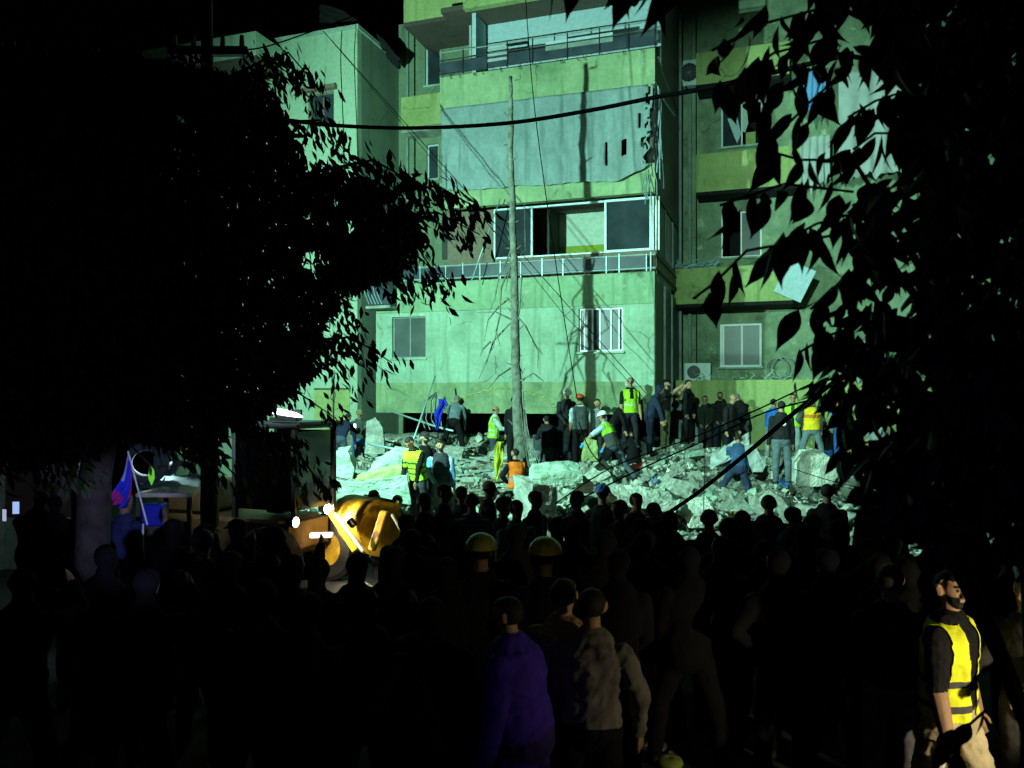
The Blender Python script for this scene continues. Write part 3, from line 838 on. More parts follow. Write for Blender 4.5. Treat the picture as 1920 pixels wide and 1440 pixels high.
        off = np.array([0, 0, -zmin])
        for p in prim: p['a'] = p['a'] + off; p['b'] = p['b'] + off
        self.hc = self.hc + off; self.pel = self.pel + off
        self.eyes = [q + off for q in self.eyes]; self.mouth = [q + off for q in self.mouth]
        self.hands = [(a + off, b + off, c) for a, b, c in self.hands]
        self.top = max(max(p['a'][2] + p['ra'], p['b'][2] + p['rb']) for p in prim)
    def raw(self):
        V = []; Fc = []; o = 0
        for p in self.prim:
            v, f = cap_mesh(p['a'], p['b'], p['ra'], p['rb'], p['w'], p['wx'])
            V.append(v); Fc += [tuple(i + o for i in q) for q in f]; o += len(v)
        me = bpy.data.meshes.new('raw_body'); me.from_pydata(np.concatenate(V).tolist(), [], Fc); me.update()
        return me

REGS = ['torso', 'neck', 'head', 'uparm', 'forearm', 'hand', 'thigh', 'calf', 'shoe']

def classify(b, Pn):
    best = np.full(len(Pn), 1e9); reg = np.zeros(len(Pn), int)
    for p in b.prim:
        Q = Pn; ax = p['b'] - p['a']; L2 = max(ax @ ax, 1e-9)
        rel = Q - p['a']
        t = np.clip(rel @ ax / L2, 0, 1)
        d = rel - t[:, None] * ax
        if p['w'] != 1.0:
            c = d @ p['wx']; d = d - (c * (1 - 1 / p['w']))[:, None] * p['wx']
        dist = np.linalg.norm(d, axis=1) - (p['ra'] + (p['rb'] - p['ra']) * t)
        m = dist < best
        best[m] = dist[m]; reg[m] = REGS.index(p['reg'])
    return reg

PEND = []       # people waiting for their surface

def person(label, px, top=None, foot=None, Y=None, Z=None, H=1.74, face=180, group=None, share=None, tilt=0, **kw):
    """registers a person: place from photograph rows of head top and feet"""
    bk = {q: kw.pop(q) for q in ('lean', 'sidelean', 'arms', 'legs', 'bulk', 'loose', 'head_pitch', 'head_yaw', 'twist', 'skirt', 'fine') if q in kw}
    bk['bulk'] = bk.get('bulk', 1.0) * 1.15; bk['loose'] = bk.get('loose', 1.0) * 1.08
    b = Body(H, **bk)
    given = Y is not None
    if Y is None:
        Y = F * b.top / (foot - top)
    if Z is None:
        k_ = (px - 960) / F
        ymax = C0[1] - S(px) * SA - .75 if px < 1232 else 23.6 - (px - 1232) * .003
        if foot is not None and not given and Y < ymax:
            Z = CH - (foot - HZ) * Y / F
        else:
            Y = min(Y, ymax); Z = CH - (top - HZ) * Y / F - b.top
    X = (px - 960) * Y / F
    PEND.append(dict(label=label, body=b, loc=(X, Y, Z), face=face, group=group, look=kw, fine=bk.get('fine', False)))
    return PEND[-1]

def region_mesh(name, V, Fc, mats, mi, parent, smooth=True):
    me = bpy.data.meshes.new(name); me.from_pydata(V, [], Fc)
    for m in mats: me.materials.append(m)
    me.polygons.foreach_set('material_index', mi)
    if smooth: me.polygons.foreach_set('use_smooth', [True] * len(Fc))
    me.update()
    o = bpy.data.objects.new(name, me); COL.objects.link(o); o.parent = parent
    return o

def finish_people():
    tmp = []
    for q in PEND:
        me = q['body'].raw()
        o = bpy.data.objects.new('raw_body', me); COL.objects.link(o)
        m = o.modifiers.new('r', 'REMESH'); m.mode = 'VOXEL'; m.voxel_size = q['look'].get('voxel') or (.0075 if q['fine'] else (.017 if not q['look'].get('coarse') else .024)); m.use_smooth_shade = True
        s = o.modifiers.new('s', 'SMOOTH'); s.factor = .5; s.iterations = 2 if q['fine'] else 2
        tmp.append(o)
    dg = bpy.context.evaluated_depsgraph_get(); dg.update()
    for q, o in zip(PEND, tmp):
        ev = o.evaluated_get(dg); me = ev.to_mesh()
        nv = len(me.vertices); V = np.empty(nv * 3); me.vertices.foreach_get('co', V); V = V.reshape(-1, 3)
        nr = np.empty(nv * 3); me.vertices.foreach_get('normal', nr); nr = nr.reshape(-1, 3)
        nf = len(me.polygons); nl = len(me.loops)
        lv = np.empty(nl, int); me.loops.foreach_get('vertex_index', lv)
        tot = np.empty(nf, int); me.polygons.foreach_get('loop_total', tot)
        st = np.empty(nf, int); me.polygons.foreach_get('loop_start', st)
        faces = [tuple(lv[a:a + n]) for a, n in zip(st, tot)]
        cen = np.add.reduceat(V[lv], st, axis=0) / tot[:, None]
        fn = np.empty(nf * 3); me.polygons.foreach_get('normal', fn); fn = fn.reshape(-1, 3)
        ev.to_mesh_clear()
        dress(q, V, nr, faces, cen, fn)
    for o in tmp:
        me = o.data; bpy.data.objects.remove(o); bpy.data.meshes.remove(me)

def cmat(c):
    return c if not isinstance(c, tuple) else cloth(c)

def dress(q, V, nr, faces, cen, fn):
    b = q['body']; L = q['look']; k = b.k
    reg = classify(b, cen)
    vreg = classify(b, V)
    top = L.get('shirt', BLACK); bot = L.get('bottom', CHAR); slv = L.get('sleeve', top)
    mats = [SKIN if not L.get('skin') else L['skin'], GREYHAIR if L.get('grey') else HAIR, cmat(top), cmat(slv), cmat(bot), cmat(L.get('shoes', (.02, .02, .022))), EYE, LIPS, cmat(L.get('gloves', BLACK)), cmat(L.get('stripe', LGREY))]
    mi = np.zeros(len(faces), int)
    R_ = {n: i for i, n in enumerate(REGS)}
    mi[reg == R_['torso']] = 2
    mi[reg == R_['uparm']] = 3
    mi[reg == R_['forearm']] = 0 if L.get('short') else 3
    mi[reg == R_['hand']] = 8 if L.get('gloves') else 0
    mi[(reg == R_['thigh']) | (reg == R_['calf'])] = 4
    if L.get('shorts'): mi[reg == R_['calf']] = 0
    mi[reg == R_['shoe']] = 5
    # the trouser line: torso faces below the belt are trousers
    hgt = (cen - b.pel) @ b.sp
    mi[(reg == R_['torso']) & (hgt < -.005 * k + L.get('hem', 0))] = 4
    mi[((reg == R_['thigh'])) & (hgt > L.get('coat', 9) )] = 2
    if L.get('coat'):
        zc = b.pel[2] - L['coat'] * k
        mi[(reg == R_['thigh']) & (cen[:, 2] > zc)] = 2
    # head
    rel = cen - b.hc; hu = rel @ b.hup; hfw = rel @ b.hf; hxx = rel @ b.hx
    head = (reg == R_['head'])
    hairline = .062 * k - np.clip(-hfw, 0, .1 * k) * 1.25
    side = np.abs(hxx) > .06 * k
    hair = head & ((hu > hairline) | ((hfw < .0) & (hu > -.055 * k) & ~(side & (hu < .03 * k) & (hfw > -.03 * k))))
    if L.get('bald'): hair = head & (hu < .0 * k) & (hu > -.05 * k) & (hfw < -.02 * k)
    if L.get('hood'):
        cover = (head | (reg == R_['neck'])) & ((hfw < .045 * k) | (hu > .075 * k))
        mi[cover] = 2
    else:
        mi[hair] = 1
    if L.get('beard'):
        mi[head & (hu < -.032 * k) & (hfw > -.02 * k) & (hu > -.13 * k) & ~((hu > -.062 * k) & (hfw > .09 * k) & (np.abs(hxx) < .02 * k))] = 1
    er = (.011 if q['fine'] else .014) * k
    for e in b.eyes:
        mi[(np.linalg.norm((cen - e), axis=1) < er) & head] = 6
    if q['fine']:
        for e in b.eyes:     # brows
            mi[(np.abs((cen - e) @ b.hup - .024 * k) < .006 * k) & (np.abs((cen - e) @ b.hx) < .02 * k) & head & (hfw > .05 * k)] = 1
        if not L.get('beard'):
            for m_ in b.mouth: mi[(np.linalg.norm(cen - m_, axis=1) < .010 * k) & head] = 7
    if L.get('stripes'):
        per = L['stripes']
        on = (np.floor(hgt / per).astype(int) % 2 == 0)
        sel = (mi == 2) | (mi == 3)
        mi[sel & on] = 9
    if L.get('sleeve_stripes'):
        sel = ((reg == R_['uparm']) | (reg == R_['forearm'])) & (np.floor((cen[:, 0] * 1.0 + cen[:, 1]) / L['sleeve_stripes']).astype(int) % 2 == 0)
        mi[sel] = 9
    if L.get('leg_band'):
        zb = L['leg_band']
        mi[(reg == R_['calf']) & (np.abs(cen[:, 2] - .26 * k) < .035)] = 9
    # cloth folds and hair volume
    amp = np.zeros(len(V)); hr = (vreg == R_['head'])
    vrel = V - b.hc; vu = vrel @ b.hup; vf = vrel @ b.hf
    amp[(vreg != R_['head']) & (vreg != R_['hand']) & (vreg != R_['neck']) & (vreg != R_['shoe'])] = 1
    if L.get('short'): amp[vreg == R_['forearm']] = 0
    sd = hash(q['label']) % 97
    sd = sum(ord(c) for c in q['label']) % 97
    Vn = V.copy()
    for i in np.nonzero(amp)[0]:
        p = V[i]
        n1 = mnoise.noise(Vector((p[0] * 8 + sd, p[1] * 8, p[2] * 5)))
        n2 = mnoise.noise(Vector((p[0] * 17, p[1] * 17 + sd, p[2] * 26)))
        n3 = abs(mnoise.noise(Vector((p[0] * 11, p[1] * 11, p[2] * 13 + p[0] * 9 + sd))))
        rum = L.get('rumple', 1.0)
        n4 = abs(mnoise.noise(Vector((p[0] * 6 + p[2] * 7, p[1] * 6 - p[2] * 4 + sd, p[2] * 9 - p[0] * 5)))) if rum > 1 else 0
        Vn[i] += nr[i] * (n1 * .012 + n2 * .005 + .006 - n3 * .012 + (.004 - n4 * .016) * (rum > 1))
    vh = hr & ((vu > .062 * k - np.clip(-vf, 0, .1 * k) * 1.25) | ((vf < 0) & (vu > -.05 * k)))
    if not L.get('bald') and not L.get('hood') and not L.get('helmet'):
        Vn[vh] += nr[vh] * .011
    if L.get('hood'):
        hv = (hr | (vreg == R_['neck'])) & ((vf < .045 * k) | (vu > .075 * k))
        Vn[hv] += nr[hv] * (.012 if L.get('coarse') else .028)
    root = tag(empty('person', q['loc'], R(q['face'])), q['label'], 'person', q['group'])
    q['root'] = root
    # drop unused slots
    body = region_mesh('body', Vn.tolist(), faces, mats, mi.tolist(), root)
    # vest
    v = L.get('vest')
    if v:
        col, kind = v
        t0, t1 = (-.06 if kind != 'short' else .02) * k, .53 * k
        latx = (cen - b.pel) @ b.X; fwd = (cen - b.pel) @ b.fw
        sel = ((reg == R_['torso']) | ((reg == R_['uparm']) & (np.abs(latx) < .205 * k))) & (hgt > t0) & (hgt < t1)
        sel |= (reg == R_['thigh']) & (hgt > t0) & (kind != 'short')
        if kind == 'open': sel &= ~((fwd > .02 * k) & (np.abs(latx) < (.060 + .03 * np.clip((hgt - .05 * k) / (.4 * k), 0, 1)) * k))
        if kind == 'front': sel &= ~((fwd > .04 * k) & (np.abs(latx) < .05 * k) & (hgt > .30 * k))
        idx = np.nonzero(sel)[0]
        fs = [faces[i] for i in idx]
        used = sorted({x for f in fs for x in f}); mp = {x: i for i, x in enumerate(used)}
        off = .014 if not q['fine'] else .012
        pv = [(Vn[x] + nr[x] * off).tolist() for x in used]
        hh = hgt[idx]
        bands = L.get('bands', ((.10, .022), (.20, .022)))
        vm = np.zeros(len(idx), int)
        for c_, w_ in bands: vm[np.abs(hh - c_ * k) < w_ * k] = 1
        if L.get('braces'): vm[(np.abs(np.abs(latx[idx]) - .11 * k) < .02 * k) & (hh > .2 * k)] = 1
        if L.get('split_vest'): vm[hh < .26 * k] = 2
        o = region_mesh('vest', pv, [tuple(mp[x] for x in f) for f in fs], [cmat(col), cmat(L.get('band_mat', (.45, .50, .46))), cmat(L.get('split_vest', GREY))], vm.tolist(), root)
        solid(o, .006)
        if L.get('emblem'):
            c = b.pel + b.sp * .34 * k - b.fw * .20 * k
            mb = MB()
            pts = []
            for a in range(9):
                an = -1.2 + a * .42
                pts.append(c + b.X * .06 * math.cos(an) + b.sp * .06 * math.sin(an))
            mb.tube(pts, .012, 6); e = mb.build('emblem', cloth((.01, .05, .03)), o)
    if L.get('badge'):
        c = b.pel + b.sp * .33 * k - b.fw * .165 * k
        mb = MB(); n = 18
        ring = [c + (b.X * math.cos(2 * math.pi * i / n) + b.sp * math.sin(2 * math.pi * i / n)) * .042 for i in range(n)]
        mb.add([p for p in ring] + [p - b.fw * .012 for p in ring], [tuple(range(n)), tuple(range(n, 2 * n))[::-1]] + [(i, (i + 1) % n, (i + 1) % n + n, i + n) for i in range(n)])
        mb.build('badge', cloth((.75, .8, .78)), root)
    if L.get('print'):
        for sx, wd in ((-.09, .07), (.085, .03)):
            c = b.pel + b.sp * .33 * k + b.fw * .150 * k + b.X * sx * k
            mb = MB()
            for j in range(3):
                u0 = c + b.X * (wd * (j / 3 - .5)); u1 = u0 + b.X * wd * .2
                vv = [u0 - b.sp * .012, u1 - b.sp * .012, u1 + b.sp * .012, u0 + b.sp * .012]
                mb.add(vv + [p + b.fw * .01 for p in vv], [(0, 1, 2, 3), (7, 6, 5, 4), (0, 4, 5, 1), (1, 5, 6, 2), (2, 6, 7, 3), (3, 7, 4, 0)])
            mb.build('chest_print', cloth((.6, .66, .66)), root)
    h = L.get('helmet')
    if h:
        mb = MB(); nu, nv = 20, 9; c = b.hc + b.hup * .035 * k; hs = L.get('hscale', 1.0)
        def P(i, j):
            a = 2 * math.pi * i / nu; e_ = (j / nv) * math.pi / 2 * .99
            rx, ry, rz = .112 * k * hs, .132 * k * hs, .105 * k * hs
            brim = 1.0
            if j == 0: brim = 1.0 + .22 * max(0, math.cos(a)) ** 2 + .06
            pt = c + b.hf * (ry * math.cos(a) * math.cos(e_) * brim) + b.hx * (rx * math.sin(a) * math.cos(e_) * (1 + (brim - 1) * .5)) + b.hup * (rz * math.sin(e_) - (.006 if j == 0 else 0))
            return tuple(pt)
        mb.grid(P, nu, nv)
        o = solid(mb.build('helmet', cloth(h, 'helmet_shell', .35), root, smooth=True), .006)
        ridge = [c + b.hf * .132 * k * math.cos(t_) + b.hup * (.108 * k * math.sin(t_)) for t_ in [.5 + q_ * .27 for q_ in range(9)]]
        if hs == 1.0: MB().tube([tuple(p) for p in ridge], .012, 6).build('ridge', cloth(h, 'helmet_shell', .35), o, smooth=True)
    c_ = L.get('cap')
    if c_:
        mb = MB(); nu, nv = 18, 6; c = b.hc + b.hup * .05 * k
        def P(i, j):
            a = 2 * math.pi * i / nu; e_ = (j / nv) * math.pi / 2 * .99
            return tuple(c + b.hf * (.108 * k * math.cos(a) * math.cos(e_)) + b.hx * (.092 * k * math.sin(a) * math.cos(e_)) + b.hup * (.075 * k * math.sin(e_)))
        mb.grid(P, nu, nv)
        o = solid(mb.build('cap', cloth(c_), root, smooth=True), .006)
        mb = MB()
        mb.grid(lambda i, j: tuple(c + b.hf * ((.095 + .085 * j / 2 * math.cos((i / 6 - .5) * 2.2)) * k) + b.hx * ((i / 6 - .5) * .16 * k) - b.hup * (.012 * j * k - .002)), 6, 2)
        solid(mb.build('visor', cloth(c_), o), .006)
# ------------------------------------------------------------------ who stands where
SH = (.10, .22, .38)
# on the rubble, left part
person('person in a dark navy jacket bending forward at the foot of the pale building', 637, 776, 890, face=165, lean=38, legs='bend', arms=('low', 'low'), shirt=NAVY, bottom=(.05, .07, .09), head_pitch=30)
p_phone = person('person in a grey sweater and blue jeans holding up a lit phone', 673, 768, 877, face=15, lean=6, legs='relax', arms=('phone', 'phone'), shirt=(.06, .075, .065), bottom=(.03, .15, .42), head_pitch=12, cap=(.25, .24, .10))
person('person in a grey shirt stooping away, blue cloth at the hip', 850, 742, 842, face=170, lean=34, legs='wide', arms=('reach', 'low'), shirt=(.13, .18, .20), bottom=BLACK, bulk=1.05, head_pitch=25, grey=1)
person('person in a lime hi-vis vest over a white sleeve, turned sideways by the bare tree', 925, 760, 878, face=95, lean=5, legs='stand', arms=('fwd', 'fwd'), shirt=(.45, .52, .50), sleeve=(.42, .52, .50), bottom=(.05, .07, .09), vest=(HIVIS, 'full'), bands=((.03, .03), (.16, .03)), band_mat=(.40, .62, .35), bald=1, bulk=1.1, braces=1)
person('hooded person in black half hidden behind the bare tree trunk', 966, 742, 850, Y=19.6, face=170, shirt=BLACK, bottom=BLACK, hood=1)
person('person in a lime hi-vis vest with dark bands, head down, near the yellow slab', 784, 818, 985, face=-35, lean=14, head_pitch=35, legs='stand', arms=('low', 'clasp'), shirt=BLACK, bottom=CHAR, vest=(HIVIS, 'full'), bands=((.08, .02), (.19, .02), (.30, .02)), band_mat=(.03, .10, .02))
person('capped face looking out behind the hi-vis vest near the slab', 795, 811, 915, Y=16.4, face=30, shirt=BLACK, bottom=CHAR, cap=CHAR, beard=1)
person('bearded person in a dark waistcoat with pale blue striped sleeves', 826, 826, 990, face=10, lean=3, legs='wide', arms=('down', 'clasp'), shirt=(.035, .042, .05), sleeve=(.42, .60, .72), bottom=(.07, .085, .085), beard=1, bulk=1.12, sleeve_stripes=.06, stripe=(.10, .25, .42))
person('person crouching in a lime vest over a blue and white striped jacket', 886, 848, 955, face=-70, lean=48, legs='bend', arms=('reach', 'reach'), shirt=(.10, .16, .26), bottom=BLACK, sleeve=(.35, .50, .65), sleeve_stripes=.07, stripe=(.06, .12, .28), vest=(HIVIS, 'front'), bands=((.06, .025),), head_pitch=20)
person('person in a bright orange vest, hand on hip, seen from behind', 968, 842, 990, face=200, lean=4, legs='relax', arms=('hip', 'hip'), shirt=BLACK, bottom=(.03, .04, .055), vest=(ORANGE, 'full'), bands=((.13, .055),), band_mat=(.40, .20, .16), head_yaw=-30, head_pitch=15, beard=1)
person('rescuer in dark padded uniform with lime bands round the shins', 1030, 780, 897, face=200, lean=12, legs='bend', arms=('fwd', 'low'), shirt=(.016, .018, .022), bottom=(.07, .085, .085), leg_band=1, stripe=(.5, .72, .08), bulk=1.12, vest=((.022, .024, .030), 'full'), bands=(), head_pitch=20)
person('person in a white helmet and dark jacket by the shaded wall strip', 1061, 730, 850, face=10, lean=8, arms=('clasp', 'clasp'), shirt=(.02, .022, .026), bottom=BLACK, helmet=(.72, .82, .80), head_pitch=22)
person('rescuer in black uniform with a lime sleeve mark, below the white helmet', 1063, 776, 892, face=185, lean=10, legs='bend', arms=('low', 'low'), shirt=(.013, .014, .017), bottom=(.02, .022, .03), hood=1, bulk=1.12)
person('person in a red helmet and grey waistcoat with pale sleeves, from behind', 1088, 740, 873, face=188, lean=4, legs='stand', arms=('down', 'down'), shirt=(.40, .52, .54), sleeve=(.40, .52, .52), short=1, bottom=BLACK, helmet=(.55, .07, .02), vest=((.06, .075, .075), 'full'), bands=(), bulk=1.08, hem=-.05)
person('black hooded person stooping behind the white-helmeted rescuer', 1150, 742, 850, face=60, lean=30, legs='bend', arms=('low', 'low'), shirt=BLACK, bottom=BLACK, hood=1)
person('person in a lime hi-vis vest with a pale band standing tall, facing out', 1181, 708, 836, face=12, lean=2, legs='relax', arms=('down', 'down'), shirt=BLACK, short=1, bottom=(.022, .022, .030), vest=((.34, .66, .03), 'front'), bands=((.15, .03),), band_mat=(.40, .58, .36), head_yaw=20, grey=1, bulk=1.05)
p_glove = person('rescuer in white helmet, lime-and-grey vest and blue gloves reaching down', 1150, 773, 906, face=228, lean=26, legs='stride', arms=('side', 'swing'), shirt=(.42, .56, .62), short=1, bottom=(.07, .085, .105), gloves=(.04, .30, .62), helmet=(.75, .85, .80), vest=((.30, .62, .04), 'full'), bands=(), split_vest=(.055, .065, .06), emblem=1, bulk=1.05, hem=-.04)
person('person all in black standing behind the reaching rescuer', 1188, 800, 912, face=200, lean=14, legs='stride', shirt=BLACK, bottom=BLACK, arms=('low', 'low'))
person('person in a long navy hooded jacket stooping toward the group', 1219, 722, 848, face=75, lean=17, legs='stand', arms=('low', 'low'), shirt=(.018, .026, .055), bottom=(.012, .015, .03), hood=1, bulk=1.15, coat=.12, head_pitch=20)
person('bearded person in a black cap and olive trousers with arms raised', 1247, 712, 842, face=60, lean=3, arms=('up', 'up'), shirt=(.02, .022, .02), short=1, bottom=(.15, .18, .09), beard=1, cap=BLACK, loose=1.1)
person('person in a loose pale grey tracksuit seen from behind', 1266, 736, 840, face=120, lean=6, legs='stand', arms=('down', 'down'), shirt=(.19, .25, .22), bottom=(.20, .26, .23), loose=1.15, bulk=1.05)
person('person in a black hoodie, dark hair, behind the navy shirt', 1288, 712, 835, face=60, shirt=BLACK, bottom=BLACK, bulk=1.1)
person('person in a navy T-shirt with small white chest print and pale trousers', 1297, 737, 838, face=35, lean=1, arms=('down', 'down'), legs='relax', shirt=(.016, .028, .085), short=1, bottom=(.26, .34, .33), head_yaw=30, **{'print': 1})
person('bearded person in black shirt with hands clasped in front', 1350, 735, 842, face=-12, lean=2, arms=('clasp', 'clasp'), shirt=(.012, .012, .013), bottom=(.018, .024, .04), beard=1, bulk=1.08)
person('bald person in dark clothes between the two men in black', 1368, 739, 842, Y=20.3, face=40, shirt=(.014, .014, .014), bottom=BLACK, bald=1, head_pitch=20)
person('broad person in a black jacket and grey jeans, head bowed, from behind', 1392, 739, 853, face=205, lean=13, arms=('clasp', 'low'), shirt=(.012, .012, .012), bottom=(.09, .12, .13), bulk=1.26, head_pitch=35, grey=1)
person('person in a blue denim jacket and trousers striding up the rubble', 1384, 815, 949, face=165, lean=20, legs=(((.55, .2, -.9), (.35, -.1, -1)), ((.30, .3, -1), (.1, -.1, -1))), arms=('swing', 'low'), shirt=(.035, .075, .16), bottom=(.025, .040, .085), shoes=(.6, .65, .62), head_pitch=20, bulk=1.08)
person('person in a black jacket with a round white badge on the back', 1466, 752, 908, face=178, lean=4, legs='stand', arms=('down', 'down'), shirt=(.014, .014, .016), bottom=(.09, .125, .14), badge=1, bulk=1.08)
person('person in a royal blue jacket beside the badged black jacket', 1446, 748, 860, face=120, lean=8, shirt=(.03, .14, .50), bottom=(.20, .26, .26))
person('person in a pale lime hi-vis vest beside the dark foliage', 1487, 738, 862, face=-20, lean=3, shirt=(.05, .06, .06), bottom=(.22, .30, .28), vest=(HIVIS, 'front'), bands=((.12, .03), (.25, .03)), band_mat=(.40, .60, .40))
person('person in a yellow and orange hi-vis vest and faded grey jeans', 1522, 742, 872, face=175, lean=3, legs='wide', arms=('hip', 'down'), shirt=(.06, .075, .075), bottom=(.13, .18, .20), vest=((.82, .55, .02), 'full'), bands=((.30, .04),), band_mat=(.62, .20, .02), bulk=1.08)
person('person in an orange vest with bright blue sleeves behind the foliage', 1578, 735, 858, face=170, lean=4, shirt=(.06, .25, .60), bottom=(.03, .10, .32), vest=((.80, .25, .02), 'full'), bands=((.15, .03),))
person('person in pale clothes and jeans on the rubble behind the foliage', 1612, 800, 930, face=170, lean=10, shirt=(.40, .38, .15), bottom=(.18, .26, .30))
person('person in dark blue on the rubble edge under the leaves', 1548, 790, 905, face=190, lean=8, shirt=BLACK, bottom=(.03, .10, .34))

person('person in dark clothes stooping beside the shin-banded rescuer', 1008, 795, 898, face=150, lean=25, legs='bend', arms=('reach', 'low'), shirt=(.05, .06, .065), bottom=(.14, .18, .17), head_pitch=20)
person('person in a pale grey shirt behind the red helmet', 1118, 748, 862, face=20, lean=6, arms=('clasp', 'down'), shirt=(.20, .26, .26), bottom=CHAR, short=1)
person('person in a dark green jacket by the terrace wall, partly hidden', 1322, 742, 842, face=-20, lean=3, shirt=(.02, .03, .02), bottom=CHAR, arms=('clasp', 'clasp'))
person('person in a grey jacket bending over the slabs before the orange vest', 920, 880, 985, face=120, lean=32, legs='bend', arms=('reach', 'reach'), shirt=(.09, .11, .12), bottom=BLACK, head_pitch=20)
person('person in a white shirt far right on the heap behind the leaves', 1645, 770, 890, face=170, lean=6, shirt=(.5, .56, .54), bottom=(.06, .12, .3))
person('person in a yellow vest by the masonry lump under the leaves', 1590, 850, 965, face=200, lean=10, shirt=BLACK, bottom=(.2, .27, .3), vest=((.70, .62, .03), 'full'))
# crowd in half light below the rubble
def crowd(label, px, top, face=180, H=1.72, **kw):
    b_top = H
    Y = F * (CH - H) / (top - HZ)
    return person(label, px, top=top, Y=Y, Z=0.0, H=H, face=face, **kw)
person('person with dark hair in half light beside the loader bucket', 735, 932, Y=13.4, face=170, lean=24, legs='bend', shirt=CHAR)
person('person in a dark cap standing in front of the mint slab', 692, 924, Y=13.3, face=175, lean=24, legs='bend', shirt=BLACK, cap=BLACK)
crowd('person with short hair under the hi-vis vest, turned to the light', 790, 934, 60, shirt=CHAR, beard=1)
crowd('person with a blue collar in the half-lit crowd', 826, 918, 80, shirt=(.02, .04, .09), H=1.78)
crowd('person in a grey jacket in front of the crouching rescuer', 862, 922, 150, shirt=(.07, .085, .09))
crowd('person in a striped jersey, seen from behind', 884, 936, 175, shirt=(.02, .03, .035), stripes=.034, stripe=(.22, .36, .42), bulk=1.05)
crowd('bald person in dark clothes facing the rubble', 910, 910, 100, shirt=BLACK, bald=1, H=1.8)
crowd('person in a dark cap and navy jacket, profile to the rubble', 938, 944, 120, shirt=(.014, .018, .034), cap=BLACK)
crowd('person in a pale blue collar shirt among the dark jackets', 965, 948, 30, shirt=(.18, .30, .34))
crowd('person in black below the orange vest', 998, 930, 60, shirt=BLACK, beard=1)
crowd('person in a blue shirt with lit face, turned to the loader', 1088, 930, -70, shirt=(.03, .05, .16))
crowd('person in a blue helmet in the half-lit crowd', 1128, 922, 160, shirt=BLACK, helmet=(.10, .20, .55))
crowd('person in a grey hooded top below the stone block', 1168, 948, -60, shirt=(.06, .075, .07))
crowd('person with a pale chest print in half light', 1190, 934, 20, shirt=(.05, .065, .075))
crowd('person looking down at a phone at the end of the half-lit crowd', 1232, 948, -30, shirt=(.05, .05, .06), head_pitch=30)
crowd('person with close-cropped hair against the bright rubble', 1552, 918, 170, shirt=BLACK, H=1.76)
crowd('person with dark hair by the rubble edge near the tree', 1440, 940, 150, shirt=NAVY, H=1.76, bulk=1.15)
crowd('person in a black jacket in front of the striding denim man', 1330, 968, 170, shirt=BLACK)
crowd('person bending low at the rubble edge', 1480, 962, 100, shirt=(.02, .02, .06), H=1.70, bulk=1.1)
crowd('person in a black coat under the overhanging leaves', 1640, 935, 190, shirt=BLACK)
# nearer crowd, unlit
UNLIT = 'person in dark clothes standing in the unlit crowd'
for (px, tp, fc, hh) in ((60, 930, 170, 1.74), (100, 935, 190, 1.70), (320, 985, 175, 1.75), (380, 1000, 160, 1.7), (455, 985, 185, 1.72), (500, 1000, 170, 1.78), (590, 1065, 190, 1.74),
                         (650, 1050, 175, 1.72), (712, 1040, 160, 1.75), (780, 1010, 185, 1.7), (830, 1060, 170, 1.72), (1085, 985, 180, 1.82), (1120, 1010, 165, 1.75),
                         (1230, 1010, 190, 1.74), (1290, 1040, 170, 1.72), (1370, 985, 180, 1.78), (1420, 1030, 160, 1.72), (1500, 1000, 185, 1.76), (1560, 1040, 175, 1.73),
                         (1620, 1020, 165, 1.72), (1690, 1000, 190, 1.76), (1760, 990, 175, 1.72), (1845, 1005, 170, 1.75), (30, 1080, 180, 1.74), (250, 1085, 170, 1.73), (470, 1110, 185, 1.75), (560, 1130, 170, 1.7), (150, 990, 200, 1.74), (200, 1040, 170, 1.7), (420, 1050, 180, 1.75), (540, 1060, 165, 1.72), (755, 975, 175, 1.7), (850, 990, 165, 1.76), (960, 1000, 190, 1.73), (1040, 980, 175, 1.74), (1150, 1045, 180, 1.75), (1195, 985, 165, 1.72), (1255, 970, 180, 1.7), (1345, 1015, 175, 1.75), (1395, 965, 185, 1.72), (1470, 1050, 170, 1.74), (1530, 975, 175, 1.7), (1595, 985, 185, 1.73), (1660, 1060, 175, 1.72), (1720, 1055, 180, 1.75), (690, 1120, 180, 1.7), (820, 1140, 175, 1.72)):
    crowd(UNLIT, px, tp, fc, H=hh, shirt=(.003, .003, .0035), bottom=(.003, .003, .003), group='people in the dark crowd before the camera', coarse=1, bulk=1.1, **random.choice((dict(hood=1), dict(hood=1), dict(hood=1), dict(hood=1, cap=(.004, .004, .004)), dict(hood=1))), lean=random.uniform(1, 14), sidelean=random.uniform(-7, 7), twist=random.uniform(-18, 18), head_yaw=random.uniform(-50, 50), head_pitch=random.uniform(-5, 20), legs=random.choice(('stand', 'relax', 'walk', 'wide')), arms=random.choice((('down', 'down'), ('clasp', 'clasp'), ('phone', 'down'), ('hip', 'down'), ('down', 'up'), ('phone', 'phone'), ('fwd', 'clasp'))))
crowd('helmeted person, dull yellow hard hat seen from behind, left of the other', 903, 1028, 185, H=1.78, shirt=BLACK, bottom=BLACK, helmet=(.42, .44, .10), hscale=1.14)
crowd('helmeted person, brighter yellow hard hat with strap hanging, among the dark crowd', 1026, 1036, 195, H=1.78, shirt=BLACK, bottom=BLACK, helmet=(.66, .56, .05), hscale=1.14)
crowd('person in a rust shirt near the loader, back to the camera', 375, 1010, 175, H=1.8, shirt=(.05, .02, .015))
crowd('officer in navy uniform by the flag, seen from behind', 228, 935, 160, H=1.78, shirt=(.035, .045, .13), bottom=(.02, .02, .04), arms=('down', 'down'))
